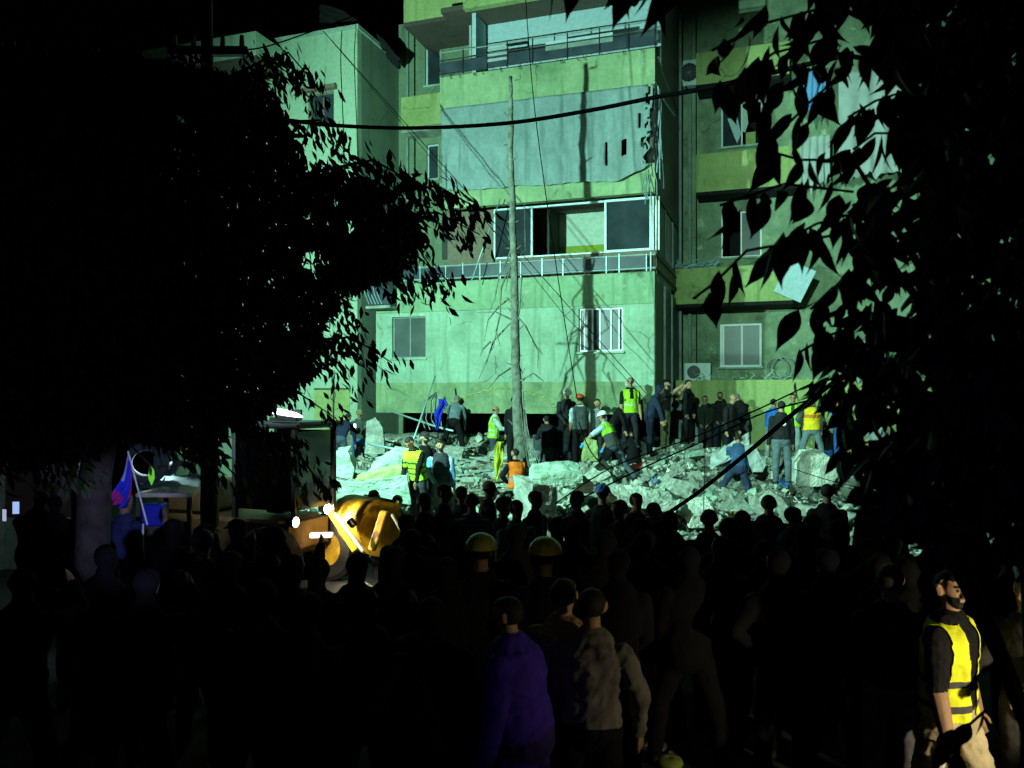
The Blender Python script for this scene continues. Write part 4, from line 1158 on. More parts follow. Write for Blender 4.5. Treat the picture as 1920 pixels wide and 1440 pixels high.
# nearest people
crowd('person in a violet jacket in front, dark hair, face turned to one side', 985, 1142, -115, H=1.70, lean=10, shirt=(.05, .025, .34), bottom=(.03, .02, .12), bulk=1.34, loose=1.25, coat=.22, voxel=.011, rumple=1.7)  # violet light is put into the jacket and trouser colours
crowd('person in a tan cable-knit sweater behind the violet jacket', 1052, 1108, 150, H=1.73, shirt=(.34, .24, .14), bottom=(.03, .03, .03), bulk=1.1, voxel=.011, rumple=1.5, stripes=.016, stripe=(.24, .16, .09))
crowd('person in a grey sweatshirt, sleeve lit from the side', 1108, 1128, 165, H=1.72, shirt=(.15, .14, .125), bottom=BLACK, bulk=1.08, voxel=.011, rumple=1.7, arms=('down', ((.42, .05, -1), (-.05, .25, -1))))
p_vest = person('person in an open yellow hi-vis vest, black T-shirt and beige trousers, carrying a bag', 1778, top=1084, Y=5.3, Z=0.0, H=1.80, face=42, lean=1, fine=True, arms=(((.16, .02, -1), (.06, .25, -1)), ((.16, .05, -1), (.02, .22, -1))), legs='walk', bulk=1.16, shirt=(.010, .010, .011), short=1, bottom=(.50, .43, .27), vest=((.78, .86, .03), 'open'), bands=((.02, .022), (.17, .022)), band_mat=(.07, .07, .075), rumple=1.5, beard=1, head_yaw=25, loose=1.12)
crowd('person in grey trousers just behind the yellow vest, body in shadow', 1672, 1080, 170, H=1.74, shirt=BLACK, bottom=(.13, .13, .14))
crowd('person at the picture edge with one lit hand', 1935, 1095, -60, H=1.76, shirt=(.03, .03, .03), bottom=(.05, .05, .05), arms=('fwd', 'fwd'))
# ================================================================== RUBBLE
ctrl = []
for q in PEND:
    x, y, z = q['loc']
    if z > .05: ctrl.append((x, y, z))
for px in range(520, 1760, 40):
    x = (px - 960) * 14.2 / F
    ctrl.append((x, 14.3 + .3 * math.sin(px), 0.0))
for px in range(560, 1230, 40):
    p = loc2w(S(px), -.1); ctrl.append((p.x, p.y, 2.02))
for px in range(1260, 1800, 40):
    p = loc2w(S(px, 3.8), 3.8); ctrl.append((p.x, p.y, 1.55))
for yy in (16, 18, 20, 22, 24):
    ctrl.append((-8.5, yy, .05 if yy < 20 else .5)); ctrl.append((-7.0, yy, .3 + (yy - 16) * .1)); ctrl.append((13, yy, .3))
for px, py, Y in ((700, 905, 17.5), (900, 945, 16.2), (1250, 940, 17.0), (1300, 968, 16.8), (1380, 975, 16.6), (1150, 950, 16.3), (1500, 965, 17.0), (1600, 965, 16.8), (1050, 950, 16.2), (1450, 970, 16.4), (968, 985, 16.0), (930, 980, 16.0), (990, 985, 16.4)):
    p = W(px, py, Y); ctrl.append((p.x, p.y, p.z))
CT = np.array(ctrl)
def hfield(x, y):
    d2 = (CT[:, 0] - x) ** 2 + (CT[:, 1] - y) ** 2 + .10
    w = d2 ** -1.7
    return float((w @ CT[:, 2]) / w.sum())
nx, ny = 130, 72
mb = MB()
def RP(i, j):
    x = -9 + 22 * i / nx; y = 14.2 + 10.6 * j / ny
    n = .10 * mnoise.noise(Vector((x * 1.7, y * 1.7, 0))) + .07 * mnoise.noise(Vector((x * 4.5, y * 4.5, 4)))
    e = min(1, max(0, (y - 14.2) / .8)) * min(1, (x + 9) / .8) * min(1, (13 - x) / .8)
    return (x, y, max(-.05, (hfield(x, y) - .06 + n) * e - (1 - e) * .05))
mb.grid(RP, nx, ny)
tag(mb.build('rubble_mound', 'rubble_dust_shade'), 'heap of dusty rubble under the wrecked facade, gaps darkened for shade', None, kind='structure')

def chunk_mesh(seed, flat):
    rr = random.Random(seed)
    pts = []
    for sx in (-1, 1):
        for sy in (-1, 1):
            for sz in (-1, 1):
                pts.append((sx * rr.uniform(.6, 1.1), sy * rr.uniform(.5, 1.1), sz * rr.uniform(.6, 1.1) * flat))
    for k in range(4):
        pts.append((rr.uniform(-1.2, 1.2), rr.uniform(-1.1, 1.1), rr.uniform(-1.1, 1.1) * flat))
    import bmesh
    bm = bmesh.new()
    for p in pts: bm.verts.new(p)
    g_ = bmesh.ops.convex_hull(bm, input=bm.verts)
    bmesh.ops.delete(bm, geom=[e for e in g_['geom_interior'] if isinstance(e, bmesh.types.BMVert)], context='VERTS')
    bmesh.ops.triangulate(bm, faces=bm.faces)
    me = bpy.data.meshes.new('concrete_chunk'); bm.to_mesh(me); bm.free()
    return me
CHK = []
for k in range(14):
    me = chunk_mesh(k, (1.0, .35, .55, .22)[k % 4])
    me.materials.append(M[('concrete', 'concrete_grey', 'concrete', 'concrete_mint')[k % 4]])
    CHK.append(me)
def front(x, y):        # stays before the walls
    s = (x - C0[0]) * CA - (y - C0[1]) * SA; d = (x - C0[0]) * SA + (y - C0[1]) * CA
    return d < -.15 if s < .05 else d < 3.6
rr = random.Random(77)
CG = 'loose concrete chunks on the rubble heap'
for k in range(290):
    for tr in range(30):
        px = rr.triangular(590, 1700, 1350); Y = rr.uniform(15.0, 21.5)
        x = (px - 960) * Y / F
        if front(x, Y) and all((x - q['loc'][0]) ** 2 + (Y - q['loc'][1]) ** 2 > .12 for q in PEND): break
    o = bpy.data.objects.new('concrete_chunk', CHK[k % 14]); COL.objects.link(o)
    sc = rr.uniform(.08, .20) if rr.random() < .8 else rr.uniform(.2, .33)
    o.scale = (sc * rr.uniform(.7, 1.3), sc, sc * rr.uniform(.6, 1.0))
    o.location = (x, Y, hfield(x, Y) + sc * .18)
    o.rotation_euler = (rr.uniform(-1.0, 1.0), rr.uniform(-1.0, 1.0), rr.uniform(0, 6.28))
    tag(o, 'broken concrete chunk lying loose on the lit rubble heap', 'concrete chunk', CG)
# the small stuff
V = []; Fc = []; off = 0; MI = []
base = [(np.array([v.co[:] for v in me.vertices]), [tuple(p.vertices) for p in me.polygons]) for me in CHK]
for k in range(9500):
    px = rr.uniform(560, 1760); Y = rr.uniform(14.4, 22.5)
    x = (px - 960) * Y / F
    if not front(x, Y): continue
    b_, f_ = base[k % 14]
    sc = rr.uniform(.014, .06) * (2.0 if rr.random() < .16 else 1)
    m = np.array(Matrix.Rotation(rr.uniform(0, 6.28), 3, Vector((rr.uniform(-1, 1), rr.uniform(-1, 1), rr.uniform(-1, 1))).normalized()))
    v = (b_ * sc) @ m.T + np.array([x, Y, hfield(x, Y) + mnoise.noise(Vector((x * 1.7, Y * 1.7, 0))) * .08 + sc * .3])
    V.append(v); Fc += [tuple(i + off for i in f) for f in f_]; MI += [(0, 1, 2, 0, 3, 1, 0)[k % 7]] * len(f_); off += len(v)
me = bpy.data.meshes.new('rubble'); me.from_pydata(np.concatenate(V).tolist(), [], Fc)
for m_ in ('concrete', 'concrete_grey', 'concrete_mint', 'wood_dark'): me.materials.append(M[m_])
me.polygons.foreach_set('material_index', MI)
o = bpy.data.objects.new('rubble', me); COL.objects.link(o)
tag(o, 'small broken concrete and plaster scattered over the heap', 'rubble', kind='stuff')

# large recognisable pieces
ROUGH = bpy.data.textures.new('rough', 'CLOUDS'); ROUGH.noise_scale = .16; ROUGH.noise_depth = 4
def prism(name, label, cat, pts_px, Y, depth, mat, dz=0.0, yaw=0.0, mats=None):
    """a slab whose outline is known from the photograph, standing at Y with its own thickness"""
    P = [W(px, py, Y) for px, py in pts_px]
    c = sum(P, Vector()) / len(P)
    n = len(P)
    v = [p - c for p in P]
    vs = [tuple(p) for p in v] + [(p.x * .96, p.y + depth, p.z * .96 + dz) for p in v]
    mb = MB()
    mb.add(vs, [tuple(range(n))[::-1], tuple(range(n, 2 * n))] + [(i, (i + 1) % n, (i + 1) % n + n, i + n) for i in range(n)])
    o = mb.build(name, mat)
    sm = o.modifiers.new('divide', 'SUBSURF'); sm.subdivision_type = 'SIMPLE'; sm.levels = sm.render_levels = 4
    dm = o.modifiers.new('roughen', 'DISPLACE'); dm.texture = ROUGH; dm.strength = .09; dm.mid_level = .5; dm.texture_coords = 'GLOBAL'
    o.location = c; o.rotation_euler = (0, 0, yaw)
    return tag(o, label, cat)
prism('fallen_slab', 'large flat mint concrete slab standing on edge behind the loader', 'concrete slab', [(606, 944), (610, 902), (668, 906), (700, 901), (762, 893), (771, 946), (720, 942), (690, 938), (650, 934)], 15.4, .35, 'concrete_mint')
prism('fallen_parapet', 'yellow painted parapet piece lying on top of the mint slab', 'parapet piece', [(668, 906), (664, 899), (700, 890), (705, 886), (757, 876), (759, 893), (706, 902)], 15.75, .4, 'parapet_yellow', .06)
prism('fallen_slab', 'tilted flat slab above the yellow parapet piece, jeans behind', 'concrete slab', [(690, 888), (735, 858), (768, 862), (758, 876), (712, 886)], 16.3, .5, 'concrete_mint', .2)
prism('stone_block', 'big square concrete block with dark shaded face beside the crowd', 'concrete block', [(996, 968), (994, 906), (1049, 912), (1051, 970)], 15.0, .7, 'concrete_grey', .12, yaw=.55)
prism('fallen_slab', 'broad slab lying over the square block, lit on top', 'concrete slab', [(992, 906), (1000, 896), (1060, 888), (1092, 892), (1094, 906), (1050, 914)], 15.1, .9, 'concrete_mint', .18)
prism('fallen_slab', 'faceted pale slab corner leaning beside the block', 'concrete slab', [(1084, 924), (1082, 902), (1096, 894), (1112, 906), (1114, 926)], 15.3, .4, 'concrete_mint')
prism('yellow_block', 'yellow painted wall fragment by the red-helmeted rescuer', 'wall fragment', [(1092, 864), (1098, 822), (1118, 826), (1122, 866)], 18.2, .35, 'parapet_yellow')
prism('leaning_board', 'pale board leaning behind the man in denim', 'board', [(1396, 836), (1412, 830), (1436, 872), (1428, 884), (1410, 886)], 18.9, .06, 'cloth_white')
prism('concrete_boulder', 'big rough yellowish lump of masonry below the hi-vis vests', 'masonry lump', [(1498, 912), (1500, 872), (1516, 854), (1550, 852), (1568, 866), (1572, 892), (1560, 912)], 17.6, .6, 'concrete', .1)
prism('fallen_slab', 'flat pale slab in front of the striding denim figure', 'concrete slab', [(1290, 990), (1300, 968), (1340, 962), (1356, 972), (1340, 990)], 15.6, .7, 'concrete', .25)
prism('fallen_slab', 'long slab edge lying across the front of the heap', 'concrete slab', [(1130, 938), (1132, 928), (1216, 936), (1268, 946), (1266, 962), (1180, 950)], 15.5, .6, 'concrete', .18)
prism('fallen_slab', 'grey slab sloping up below the jeans wearer', 'concrete slab', [(622, 892), (628, 850), (652, 846), (664, 880), (660, 898)], 16.6, .35, 'concrete_mint', .1)
prism('fallen_slab', 'dark grey upright slab shard beside the pillar base', 'concrete slab', [(684, 850), (688, 790), (704, 782), (716, 800), (722, 852)], 20.2, .3, 'concrete_grey')
# crumpled plastic sheet
mb = MB()
mb.grid(lambda i, j: tuple(W(1332 + i * 5.2, 852 - i * 3.0 + j * 4.4 + 6 * mnoise.noise(Vector((i * .5, j * .5, 9))), 19.7 - j * .06 + .25 * mnoise.noise(Vector((i * .6, j * .6, 3))))), 14, 7)
tag(solid(mb.build('plastic_sheet', 'cloth_white', None, True), .006), 'crumpled white plastic sheet on the rubble beside the denim jacket', 'plastic sheet')
# blue cloth by the stooping man, yellow cloth by the bare tree
def drape(name, label, cat, px, py0, py1, wpx, Y, mat, seed):
    mb = MB()
    def P(i, j):
        u, v = i / 8, j / 12
        bend = 5 * mnoise.noise(Vector((v * 3.0, seed, 4)))
        p = W(px + (u - .5) * wpx * (.45 + .8 * math.sin(math.pi * min(1, v + .15)) * .7 + .25 * mnoise.noise(Vector((v * 5, seed, 0)))) - v * 9 + bend, py0 + (py1 - py0) * v + 9 * mnoise.noise(Vector((u * 3, 1, seed))) * v, Y)
        p.y += .10 * mnoise.noise(Vector((u * 5, v * 2.5, seed))) + .05 * math.sin(u * 9 + seed + v * 3)
        return tuple(p)
    mb.grid(P, 8, 12)
    return tag(solid(mb.build(name, mat, None, True), .008), label, cat)
drape('blue_cloth', 'deep blue cloth hanging at the hip of the stooping man', 'cloth', 828, 748, 806, 15, 19.8, cloth((.012, .03, .42)), 1)
drape('yellow_cloth', 'yellow-green overall hanging limp beside the hi-vis vest', 'overall', 938, 828, 898, 16, 17.4, cloth((.36, .40, .03)), 6)
# timber and metal bars strewn under the facade
PG = 'timber and bars strewn under the facade'
for k in range(64):
    px = rr.uniform(690, 960); Y = rr.uniform(17.8, 21.6)
    x = (px - 960) * Y / F
    if not front(x, Y): continue
    z = hfield(x, Y) + rr.uniform(.02, .22)
    ln = rr.uniform(.5, 1.7); a = rr.gauss(-.2, .6)
    v = Vector((math.cos(a), math.sin(a) * .5, rr.gauss(-.05, .22))) * ln * .5
    w_ = rr.uniform(.018, .045)
    mb = MB()
    u = Vector((-v.y, v.x, 0)).normalized() * w_; up_ = Vector((0, 0, w_ * rr.uniform(.3, 1)))
    vs_ = [s1 * v + s2 * u + s3 * up_ for s1 in (-1, 1) for s2 in (-1, 1) for s3 in (-1, 1)]
    mb.add(vs_, [(0, 1, 3, 2), (4, 6, 7, 5), (0, 4, 5, 1), (2, 3, 7, 6), (0, 2, 6, 4), (1, 5, 7, 3)])
    o = mb.build('timber_bar', ('wood', 'concrete_mint', 'wood_dark', 'pipe')[k % 4]); o.location = (x, Y, z)
    tag(o, 'loose timber or metal bar strewn on the heap under the facade', 'bar', PG)
def rod(name, label, cat, pts, r, mat, seg=6):
    """pts: (px, py, Y)"""
    P = [W(*p) for p in pts]
    return tag(MB().tube([tuple(p) for p in P], r, seg).build(name, mat, None, True), label, cat)
rod('long_pole', 'long pale pole leaning up from the heap to the wall', 'pole', [(770, 840, 19.6), (816, 705, 21.6)], .022, 'rail')
rod('long_pole', 'long bar slanting down beside the dark opening', 'pole', [(735, 772, 21.6), (818, 800, 20.4), (850, 808, 19.8)], .026, 'rail')
rod('long_pole', 'thin leaning lath between foliage and bare tree', 'pole', [(884, 527, 21.9), (938, 372, 22.1)], .016, 'rail')
rod('long_pole', 'bar lying across the heap left of the hi-vis vest', 'pole', [(690, 832, 19.0), (760, 846, 18.4)], .03, 'rail')
for k in range(7):
    px = 795 + k * 4.5
    rod('hanging_wire', 'wire loop hanging from the wall base, one of a bundle', 'wire', [(818, 735, 22.4), (px, 752, 22.2), (px + rr.uniform(-6, 6), 785, 22.0), (px + rr.uniform(-4, 10), 806, 21.8)], .014, 'black_pipe' if k % 2 else 'pipe')['group'] = 'wire bundle at the wall base'

# reinforcing bars bent out of the heap, and scraps of cloth
for k in range(46):
    px = rr.uniform(620, 1640); Y = rr.uniform(15.4, 20.0); x = (px - 960) * Y / F
    if not front(x, Y): continue
    p = Vector((x, Y, hfield(x, Y) - .05)); d = Vector((rr.uniform(-1, 1), rr.uniform(-.6, .4), rr.uniform(.1, .9))).normalized()
    pts = [p]
    for q_ in range(7):
        d = (d + Vector((rr.gauss(0, .35), rr.gauss(0, .25), rr.gauss(-.16, .25)))).normalized(); p = p + d * rr.uniform(.07, .16); pts.append(p)
    tag(MB().tube([tuple(v_ - pts[0]) for v_ in pts], .011, 5).build('reinforcing_bar', 'wood_dark' if k % 3 else 'concrete_grey'), 'thin reinforcing bar bent up out of the rubble heap', 'steel bar', 'bars bent out of the heap').location = pts[0]
SC = [cloth(c) for c in ((.30, .05, .04), (.05, .12, .30), (.40, .40, .36), (.05, .05, .05), (.28, .24, .08), (.12, .20, .36))]
for k in range(22):
    px = rr.uniform(620, 1640); Y = rr.uniform(15.6, 20.2); x = (px - 960) * Y / F
    if not front(x, Y): continue
    w_ = rr.uniform(.18, .42); sd = k * 3.3
    mb = MB()
    mb.grid(lambda i, j: ((i / 7 - .5) * w_ * (1 + .3 * mnoise.noise(Vector((j * .4, sd, 0)))), (j / 7 - .5) * w_ * .8, .14 * abs(mnoise.noise(Vector((i * .45, j * .45, sd)))) + .05 * mnoise.noise(Vector((i * .9, j * .9, sd)))), 7, 7)
    o = solid(mb.build('cloth_scrap', SC[k % 6], None, True), .006); o.location = (x, Y, hfield(x, Y) + .10); o.rotation_euler = (rr.uniform(.1, .7), rr.uniform(-.3, .3), rr.uniform(-1, 1))
    tag(o, 'crumpled %s cloth scrap lying on the rubble heap' % ('red', 'dark blue', 'pale', 'black', 'ochre', 'blue')[k % 6], 'cloth scrap', 'cloth scraps on the heap')
# ================================================================== TREES
def leaf_mesh(name, wide, mat):
    me = bpy.data.meshes.new(name)
    v = [(0, 0, 0), (-wide * .55, .22, .02), (0, .22, -.012), (wide * .55, .22, .02), (-wide, .5, .0), (0, .5, -.045), (wide, .5, .0), (-wide * .6, .76, -.07), (0, .76, -.10), (wide * .6, .76, -.07), (0, 1.0, -.20)]
    f = [(0, 2, 1), (0, 3, 2), (1, 2, 5, 4), (2, 3, 6, 5), (4, 5, 8, 7), (5, 6, 9, 8), (7, 8, 10), (8, 9, 10)]
    me.from_pydata(v, [], f); me.materials.append(M[mat]); me.update()
    return me, np.array(v), f
LS = [leaf_mesh('leaf', w_, 'leaf') for w_ in (.13, .17, .21)]
def broad_leaf(wide, curl, mat='leaf_right'):
    me = bpy.data.meshes.new('leaf')
    st = [(0, .015), (.07, .25), (.16, .58), (.28, .88), (.40, 1.0), (.52, .95), (.63, .78), (.73, .54), (.82, .30), (.90, .13), (1.0, .01)]
    v = []; f = []
    for t, w in st:
        z = -curl * t * t; b_ = .10 * math.sin(t * 3.0) * curl
        v += [(-wide * w + b_, t, z + .035 * w), (b_, t, z), (wide * w + b_, t, z + .035 * w)]
    for i in range(len(st) - 1):
        a = i * 3
        f += [(a, a + 1, a + 4, a + 3), (a + 1, a + 2, a + 5, a + 4)]
    me.from_pydata(v, [], f); me.materials.append(M[mat]); me.update()
    return me, np.array(v), f
LB = [broad_leaf(w_, c_) for w_, c_ in ((.17, .35), (.21, .15), (.24, .5))]

def leaf_frame(rr, lean, spread):
    d = Vector((lean + rr.gauss(0, spread), rr.gauss(0, spread * 1.1), -1 + rr.gauss(0, .25))).normalized()
    a = d.cross(Vector((rr.uniform(-1, 1), rr.uniform(-1, 1), rr.uniform(-.3, .3)))).normalized()
    c = a.cross(d)
    return Matrix(((a.x, d.x, c.x), (a.y, d.y, c.y), (a.z, d.z, c.z)))

def in_poly(x, y, poly):
    r = False; j = len(poly) - 1
    for i in range(len(poly)):
        xi, yi = poly[i]; xj, yj = poly[j]
        if (yi > y) != (yj > y) and x < (xj - xi) * (y - yi) / (yj - yi) + xi: r = not r
        j = i
    return r

def crown(tree, leaves, kinds, mat, nobj):
    """the leaves that show largest as objects, the rest as one part"""
    def px_of(p): return 960 + p.x * F / p.y, HZ - (p.z - CH) * F / p.y
    leaves = [q for q in leaves if not (200 < px_of(q[0])[0] < 275 and 815 < px_of(q[0])[1] < 960) and not (515 < px_of(q[0])[0] < 600 and 752 < px_of(q[0])[1] < 800)]
    leaves.sort(key=lambda q: -q[3])
    for i_, (p, m, s, pr) in enumerate(leaves[:nobj]):
        o = bpy.data.objects.new('leaf', kinds[i_ % 3][0]); COL.objects.link(o); o.parent = tree
        o.matrix_local = Matrix.Translation(p - Vector(tree.location)) @ (m * s).to_4x4()
    V = []; Fc = []; off = 0
    tl = np.array(tree.location)
    for i_, (p, m, s, pr) in enumerate(leaves[nobj:]):
        V0, F0 = kinds[i_ % 3][1:]
        cu = math.sin(i_ * 1.7) * .22
        Vc = V0.copy(); Vc[:, 2] += cu * V0[:, 1] ** 2; Vc[:, 0] += math.sin(i_ * 2.3) * .12 * V0[:, 1] ** 2
        V.append((Vc * s) @ np.array(m).T + np.array(p) - tl)
        Fc += [tuple(i + off for i in f) for f in F0]; off += len(V0)
    me = bpy.data.meshes.new('foliage'); me.from_pydata(np.concatenate(V).tolist(), [], Fc); me.materials.append(M[mat])
    o = bpy.data.objects.new('foliage', me); COL.objects.link(o); o.parent = tree; o['kind'] = 'stuff'

def along(pts, t):
    L = [(Vector(pts[i + 1]) - Vector(pts[i])).length for i in range(len(pts) - 1)]
    t *= sum(L)
    for i, l in enumerate(L):
        if t <= l or i == len(L) - 1: return Vector(pts[i]).lerp(Vector(pts[i + 1]), min(1, t / max(l, 1e-6)))
        t -= l

# ---- leafy tree on the left
rt = random.Random(3)
LT = thing('leafy_tree', 'large dark leafy street tree filling the left, drooping leaves in silhouette', 'tree', (W(172, 745, 7.0).x, 7.0, 0))
lt = Vector(LT.location)
leaves = []
def lspray(px, Y, n, ln, priority, jit=16, lean=.35, spread=.35, limb=True, fan=1.0):
    pts = [W(x, y, Y + rt.uniform(-.3, .3)) for x, y in px]
    if limb:
        MB().tube([tuple(p - lt) for p in pts], [.016, .010, .005][:len(pts)] if len(pts) == 3 else .01, 5).build('twig', 'bark_dark', LT)
    for k in range(n):
        t = (k + rt.random()) / n
        p = along(pts, t)
        w = jit * Y / F * fan
        p = p + Vector((rt.gauss(0, w), rt.gauss(0, w * 2.2), rt.gauss(-.4 * w, w)))
        leaves.append((p, leaf_frame(rt, lean, spread), ln * rt.uniform(.7, 1.25), priority + rt.random()))
    return pts
for px, n in ((((430, 160), (540, 98), (602, 170)), 150), (((440, 140), (500, 110), (560, 150)), 90), (((500, 230), (600, 225), (648, 285)), 130), (((600, 320), (700, 300), (785, 348)), 170), (((680, 370), (820, 348), (915, 402)), 200),
              (((700, 410), (820, 398), (900, 440)), 170), (((640, 450), (760, 430), (838, 545)), 190), (((600, 500), (700, 500), (800, 535)), 170), (((560, 560), (640, 550), (662, 655)), 130),
              (((560, 640), (660, 632), (735, 680)), 120), (((500, 660), (600, 650), (655, 722)), 140), (((440, 720), (550, 730), (630, 785)), 150), (((420, 760), (480, 800), (540, 850)), 130),
              (((480, 810), (560, 850), (612, 925)), 110), (((260, 780), (330, 820), (400, 850)), 110), (((-20, 850), (60, 860), (110, 895)), 90), (((60, 850), (120, 850), (150, 880)), 60), (((170, 800), (240, 830), (290, 880)), 90), (((330, 800), (400, 850), (450, 900)), 80), (((290, 120), (350, 100), (400, 130)), 60)):
    lspray(px, rt.uniform(6.3, 7.6), n, .115, 1.0)
poly = [(-150, 60), (200, 90), (300, 110), (400, 128), (490, 135), (530, 215), (575, 290), (690, 330), (770, 390), (790, 440), (750, 500), (640, 545), (600, 620), (585, 690), (500, 760), (400, 820), (380, 840), (250, 810), (140, 850), (-150, 870)]
n = 0
while n < 44000:
    x, y = rt.uniform(-150, 800), rt.uniform(40, 880)
    if not in_poly(x, y, poly): continue
    Y = rt.uniform(6.0, 8.6)
    # clumps: leave thin spots
    if x > 560 and mnoise.noise(Vector((x * .02, y * .02, 1.0))) < -.30 and rt.random() < .7: continue
    leaves.append((W(x, y, Y), leaf_frame(rt, .3, .45), rt.uniform(.09, .15), 0.0 if Y > 6.5 else .3 * rt.random())); n += 1
trunk = [(172, 1330, 7.0), (172, 1100, 7.0), (178, 900, 7.0), (200, 760, 7.1), (240, 620, 7.2)]
P = [W(*q) for q in trunk]; P.insert(0, Vector((P[0].x, 7.0, 0.0)))
MB().tube([tuple(p - lt) for p in P], [.19, .16, .145, .135, .12, .10], 12).build('trunk', 'bark_dark', LT, True)
top = P[-1]
for e in ((430, 160), (500, 230), (600, 320), (680, 370), (640, 450), (560, 560), (500, 660), (60, 300), (300, 200), (440, 720)):
    q = W(e[0], e[1], 7.1); m = top.lerp(q, .5) + Vector((0, 0, .12))
    MB().tube([tuple(p - lt) for p in (P[-2], top.lerp(m, .4), m, q)], [.07, .055, .035, .014], 7).build('limb', 'bark_dark', LT, True)
crown(LT, leaves, LS, 'leaf', 260)

# ---- broad-leaved branches close on the right
RT = thing('broad_leaf_tree', 'near tree with broad pointed leaves in black silhouette, filling the right side', 'tree', (W(1990, 745, 3.0).x, 3.0, 0))
lt = Vector(RT.location)
leaves = []
rt = random.Random(12)
def rspray(px, Y, n, ln, lean=-.25, spread=.3, jit=9):
    pts = [W(x, y, Y) for x, y in px]
    MB().tube([tuple(p - lt) for p in pts], .0045, 5).build('twig', 'bark_dark', RT)
    for k in range(n):
        t = (k + .5 + rt.uniform(-.3, .3)) / n
        p = along(pts, t); w = jit * Y / F
        leaves.append((p + Vector((rt.gauss(0, w), rt.gauss(0, .04), rt.gauss(0, w))), leaf_frame(rt, lean, spread), ln * rt.uniform(.75, 1.2), 1 + rt.random()))
for px, Y, n in ((((1560, 10), (1430, 45), (1335, 95)), 2.5, 16), (((1560, 70), (1450, 100), (1345, 175)), 2.4, 18), (((1570, 100), (1490, 150), (1440, 185)), 2.5, 12), (((1600, 120), (1520, 190), (1470, 240)), 2.6, 9),
                 (((1600, 300), (1500, 300), (1430, 280)), 2.5, 10), (((1600, 360), (1470, 345), (1350, 385)), 2.4, 13), (((1600, 400), (1530, 420), (1440, 470)), 2.4, 12), (((1570, 440), (1400, 470), (1330, 540)), 2.3, 5),
                 (((1400, 470), (1340, 530), (1300, 560)), 2.3, 3), (((1640, 500), (1560, 540), (1520, 580)), 2.6, 14), (((1640, 600), (1550, 630), (1500, 660)), 2.6, 16), (((1640, 690), (1560, 710), (1500, 730)), 2.6, 16),
                 (((1290, -60), (1230, -40), (1160, -30)), 2.3, 9), (((1060, -60), (1028, -45)), 2.2, 2), (((1850, 1330), (1805, 1370), (1775, 1425)), 2.6, 6), (((1700, 170), (1640, 190), (1590, 220)), 2.7, 16), (((1700, 250), (1640, 250), (1600, 280)), 2.7, 12),
                 (((1700, 820), (1620, 830), (1570, 850)), 2.7, 12), (((1720, 930), (1660, 930), (1600, 950)), 2.8, 12)):
    rspray(px, Y, n, .125)
poly = [(1540, -80), (2100, -80), (2100, 1080), (1760, 1000), (1660, 985), (1610, 900), (1575, 800), (1545, 720), (1535, 640), (1565, 540), (1600, 480), (1575, 420), (1600, 350), (1700, 320), (1705, 130), (1600, 110), (1500, 50)]
n = 0
while n < 4200:
    x, y = rt.uniform(1480, 2100), rt.uniform(-80, 1080)
    if not in_poly(x, y, poly): continue
    if x < 1720 and mnoise.noise(Vector((x * .012, y * .012, 5.0))) < -.12 and rt.random() < .85: continue
    if x < 1620 and rt.random() < .55: continue
    Y = rt.uniform(2.3, 3.6)
    leaves.append((W(x, y, Y), leaf_frame(rt, -.15, .5), rt.uniform(.09, .15), .5 if Y < 2.6 else 0)); n += 1
P = [Vector((lt.x, 3.0, 0)), Vector((lt.x + .02, 3.0, 1.4)), Vector((lt.x - .05, 3.0, 2.6)), Vector((lt.x - .1, 2.95, 4.0)), Vector((lt.x - .2, 2.9, 5.2))]
MB().tube([tuple(p - lt) for p in P], [.13, .115, .10, .08, .05], 12).build('trunk', 'bark_dark', RT, True)
for e, h in (((1560, 10), 3), ((1570, 100), 3), ((1600, 300), 2), ((1600, 400), 2), ((1640, 600), 2), ((1640, 690), 1), ((1700, 820), 1), ((1290, -60), 4), ((1720, 930), 1)):
    q = W(e[0], e[1], 2.6); a = P[h]
    MB().tube([tuple(p - lt) for p in (a, a.lerp(q, .5) + Vector((0, 0, .06)), q)], [.035, .02, .006], 6).build('limb', 'bark_dark', RT, True)
crown(RT, leaves, LB, 'leaf_right', 290)

# ---- bare tree in front of the facade
BT = thing('bare_tree', 'tall bare tree trunk with broken top and stripped branches before the facade', 'tree', (W(975, 745, 18.9).x, 18.9, 0))
lt = Vector(BT.location); rt = random.Random(8)
tp = [(957, 143), (958, 220), (957, 300), (961, 400), (964, 500), (966, 600), (968, 700), (971, 780), (978, 870)]
tr = [.045, .065, .07, .08, .09, .10, .115, .13, .17]
P = [W(x, y, 18.9) for x, y in tp]
PB = [P[-1] + Vector((0.03, 0, -P[-1].z))]
dense = []; rads = []
full = P + PB; fr_ = tr + [.24]
for i in range(len(full) - 1):
    for k in range(6):
        t = k / 6
        dense.append(full[i].lerp(full[i + 1], t) + Vector((rt.gauss(0, .008), rt.gauss(0, .008), 0))); rads.append((fr_[i] + (fr_[i + 1] - fr_[i]) * t) * rt.uniform(.93, 1.07))
dense.append(full[-1]); rads.append(fr_[-1])
MB().tube([tuple(p - lt) for p in dense], rads, 14).build('trunk', 'bark', BT, True)
for k in range(26):      # snags
    i = rt.randint(2, 46); p = dense[i]; s_ = rt.choice((-1, 1))
    q = p + Vector((s_ * rads[i] * 1.05, -.03, 0)); e = q + Vector((s_ * rt.uniform(.03, .13), rt.uniform(-.08, .02), rt.uniform(-.02, .12)))
    MB().tube([tuple(q - Vector((s_ * .06, 0, 0)) - lt), tuple(q - lt), tuple(e - lt)], [.03, .02, .006], 5).build('snag', 'bark', BT)
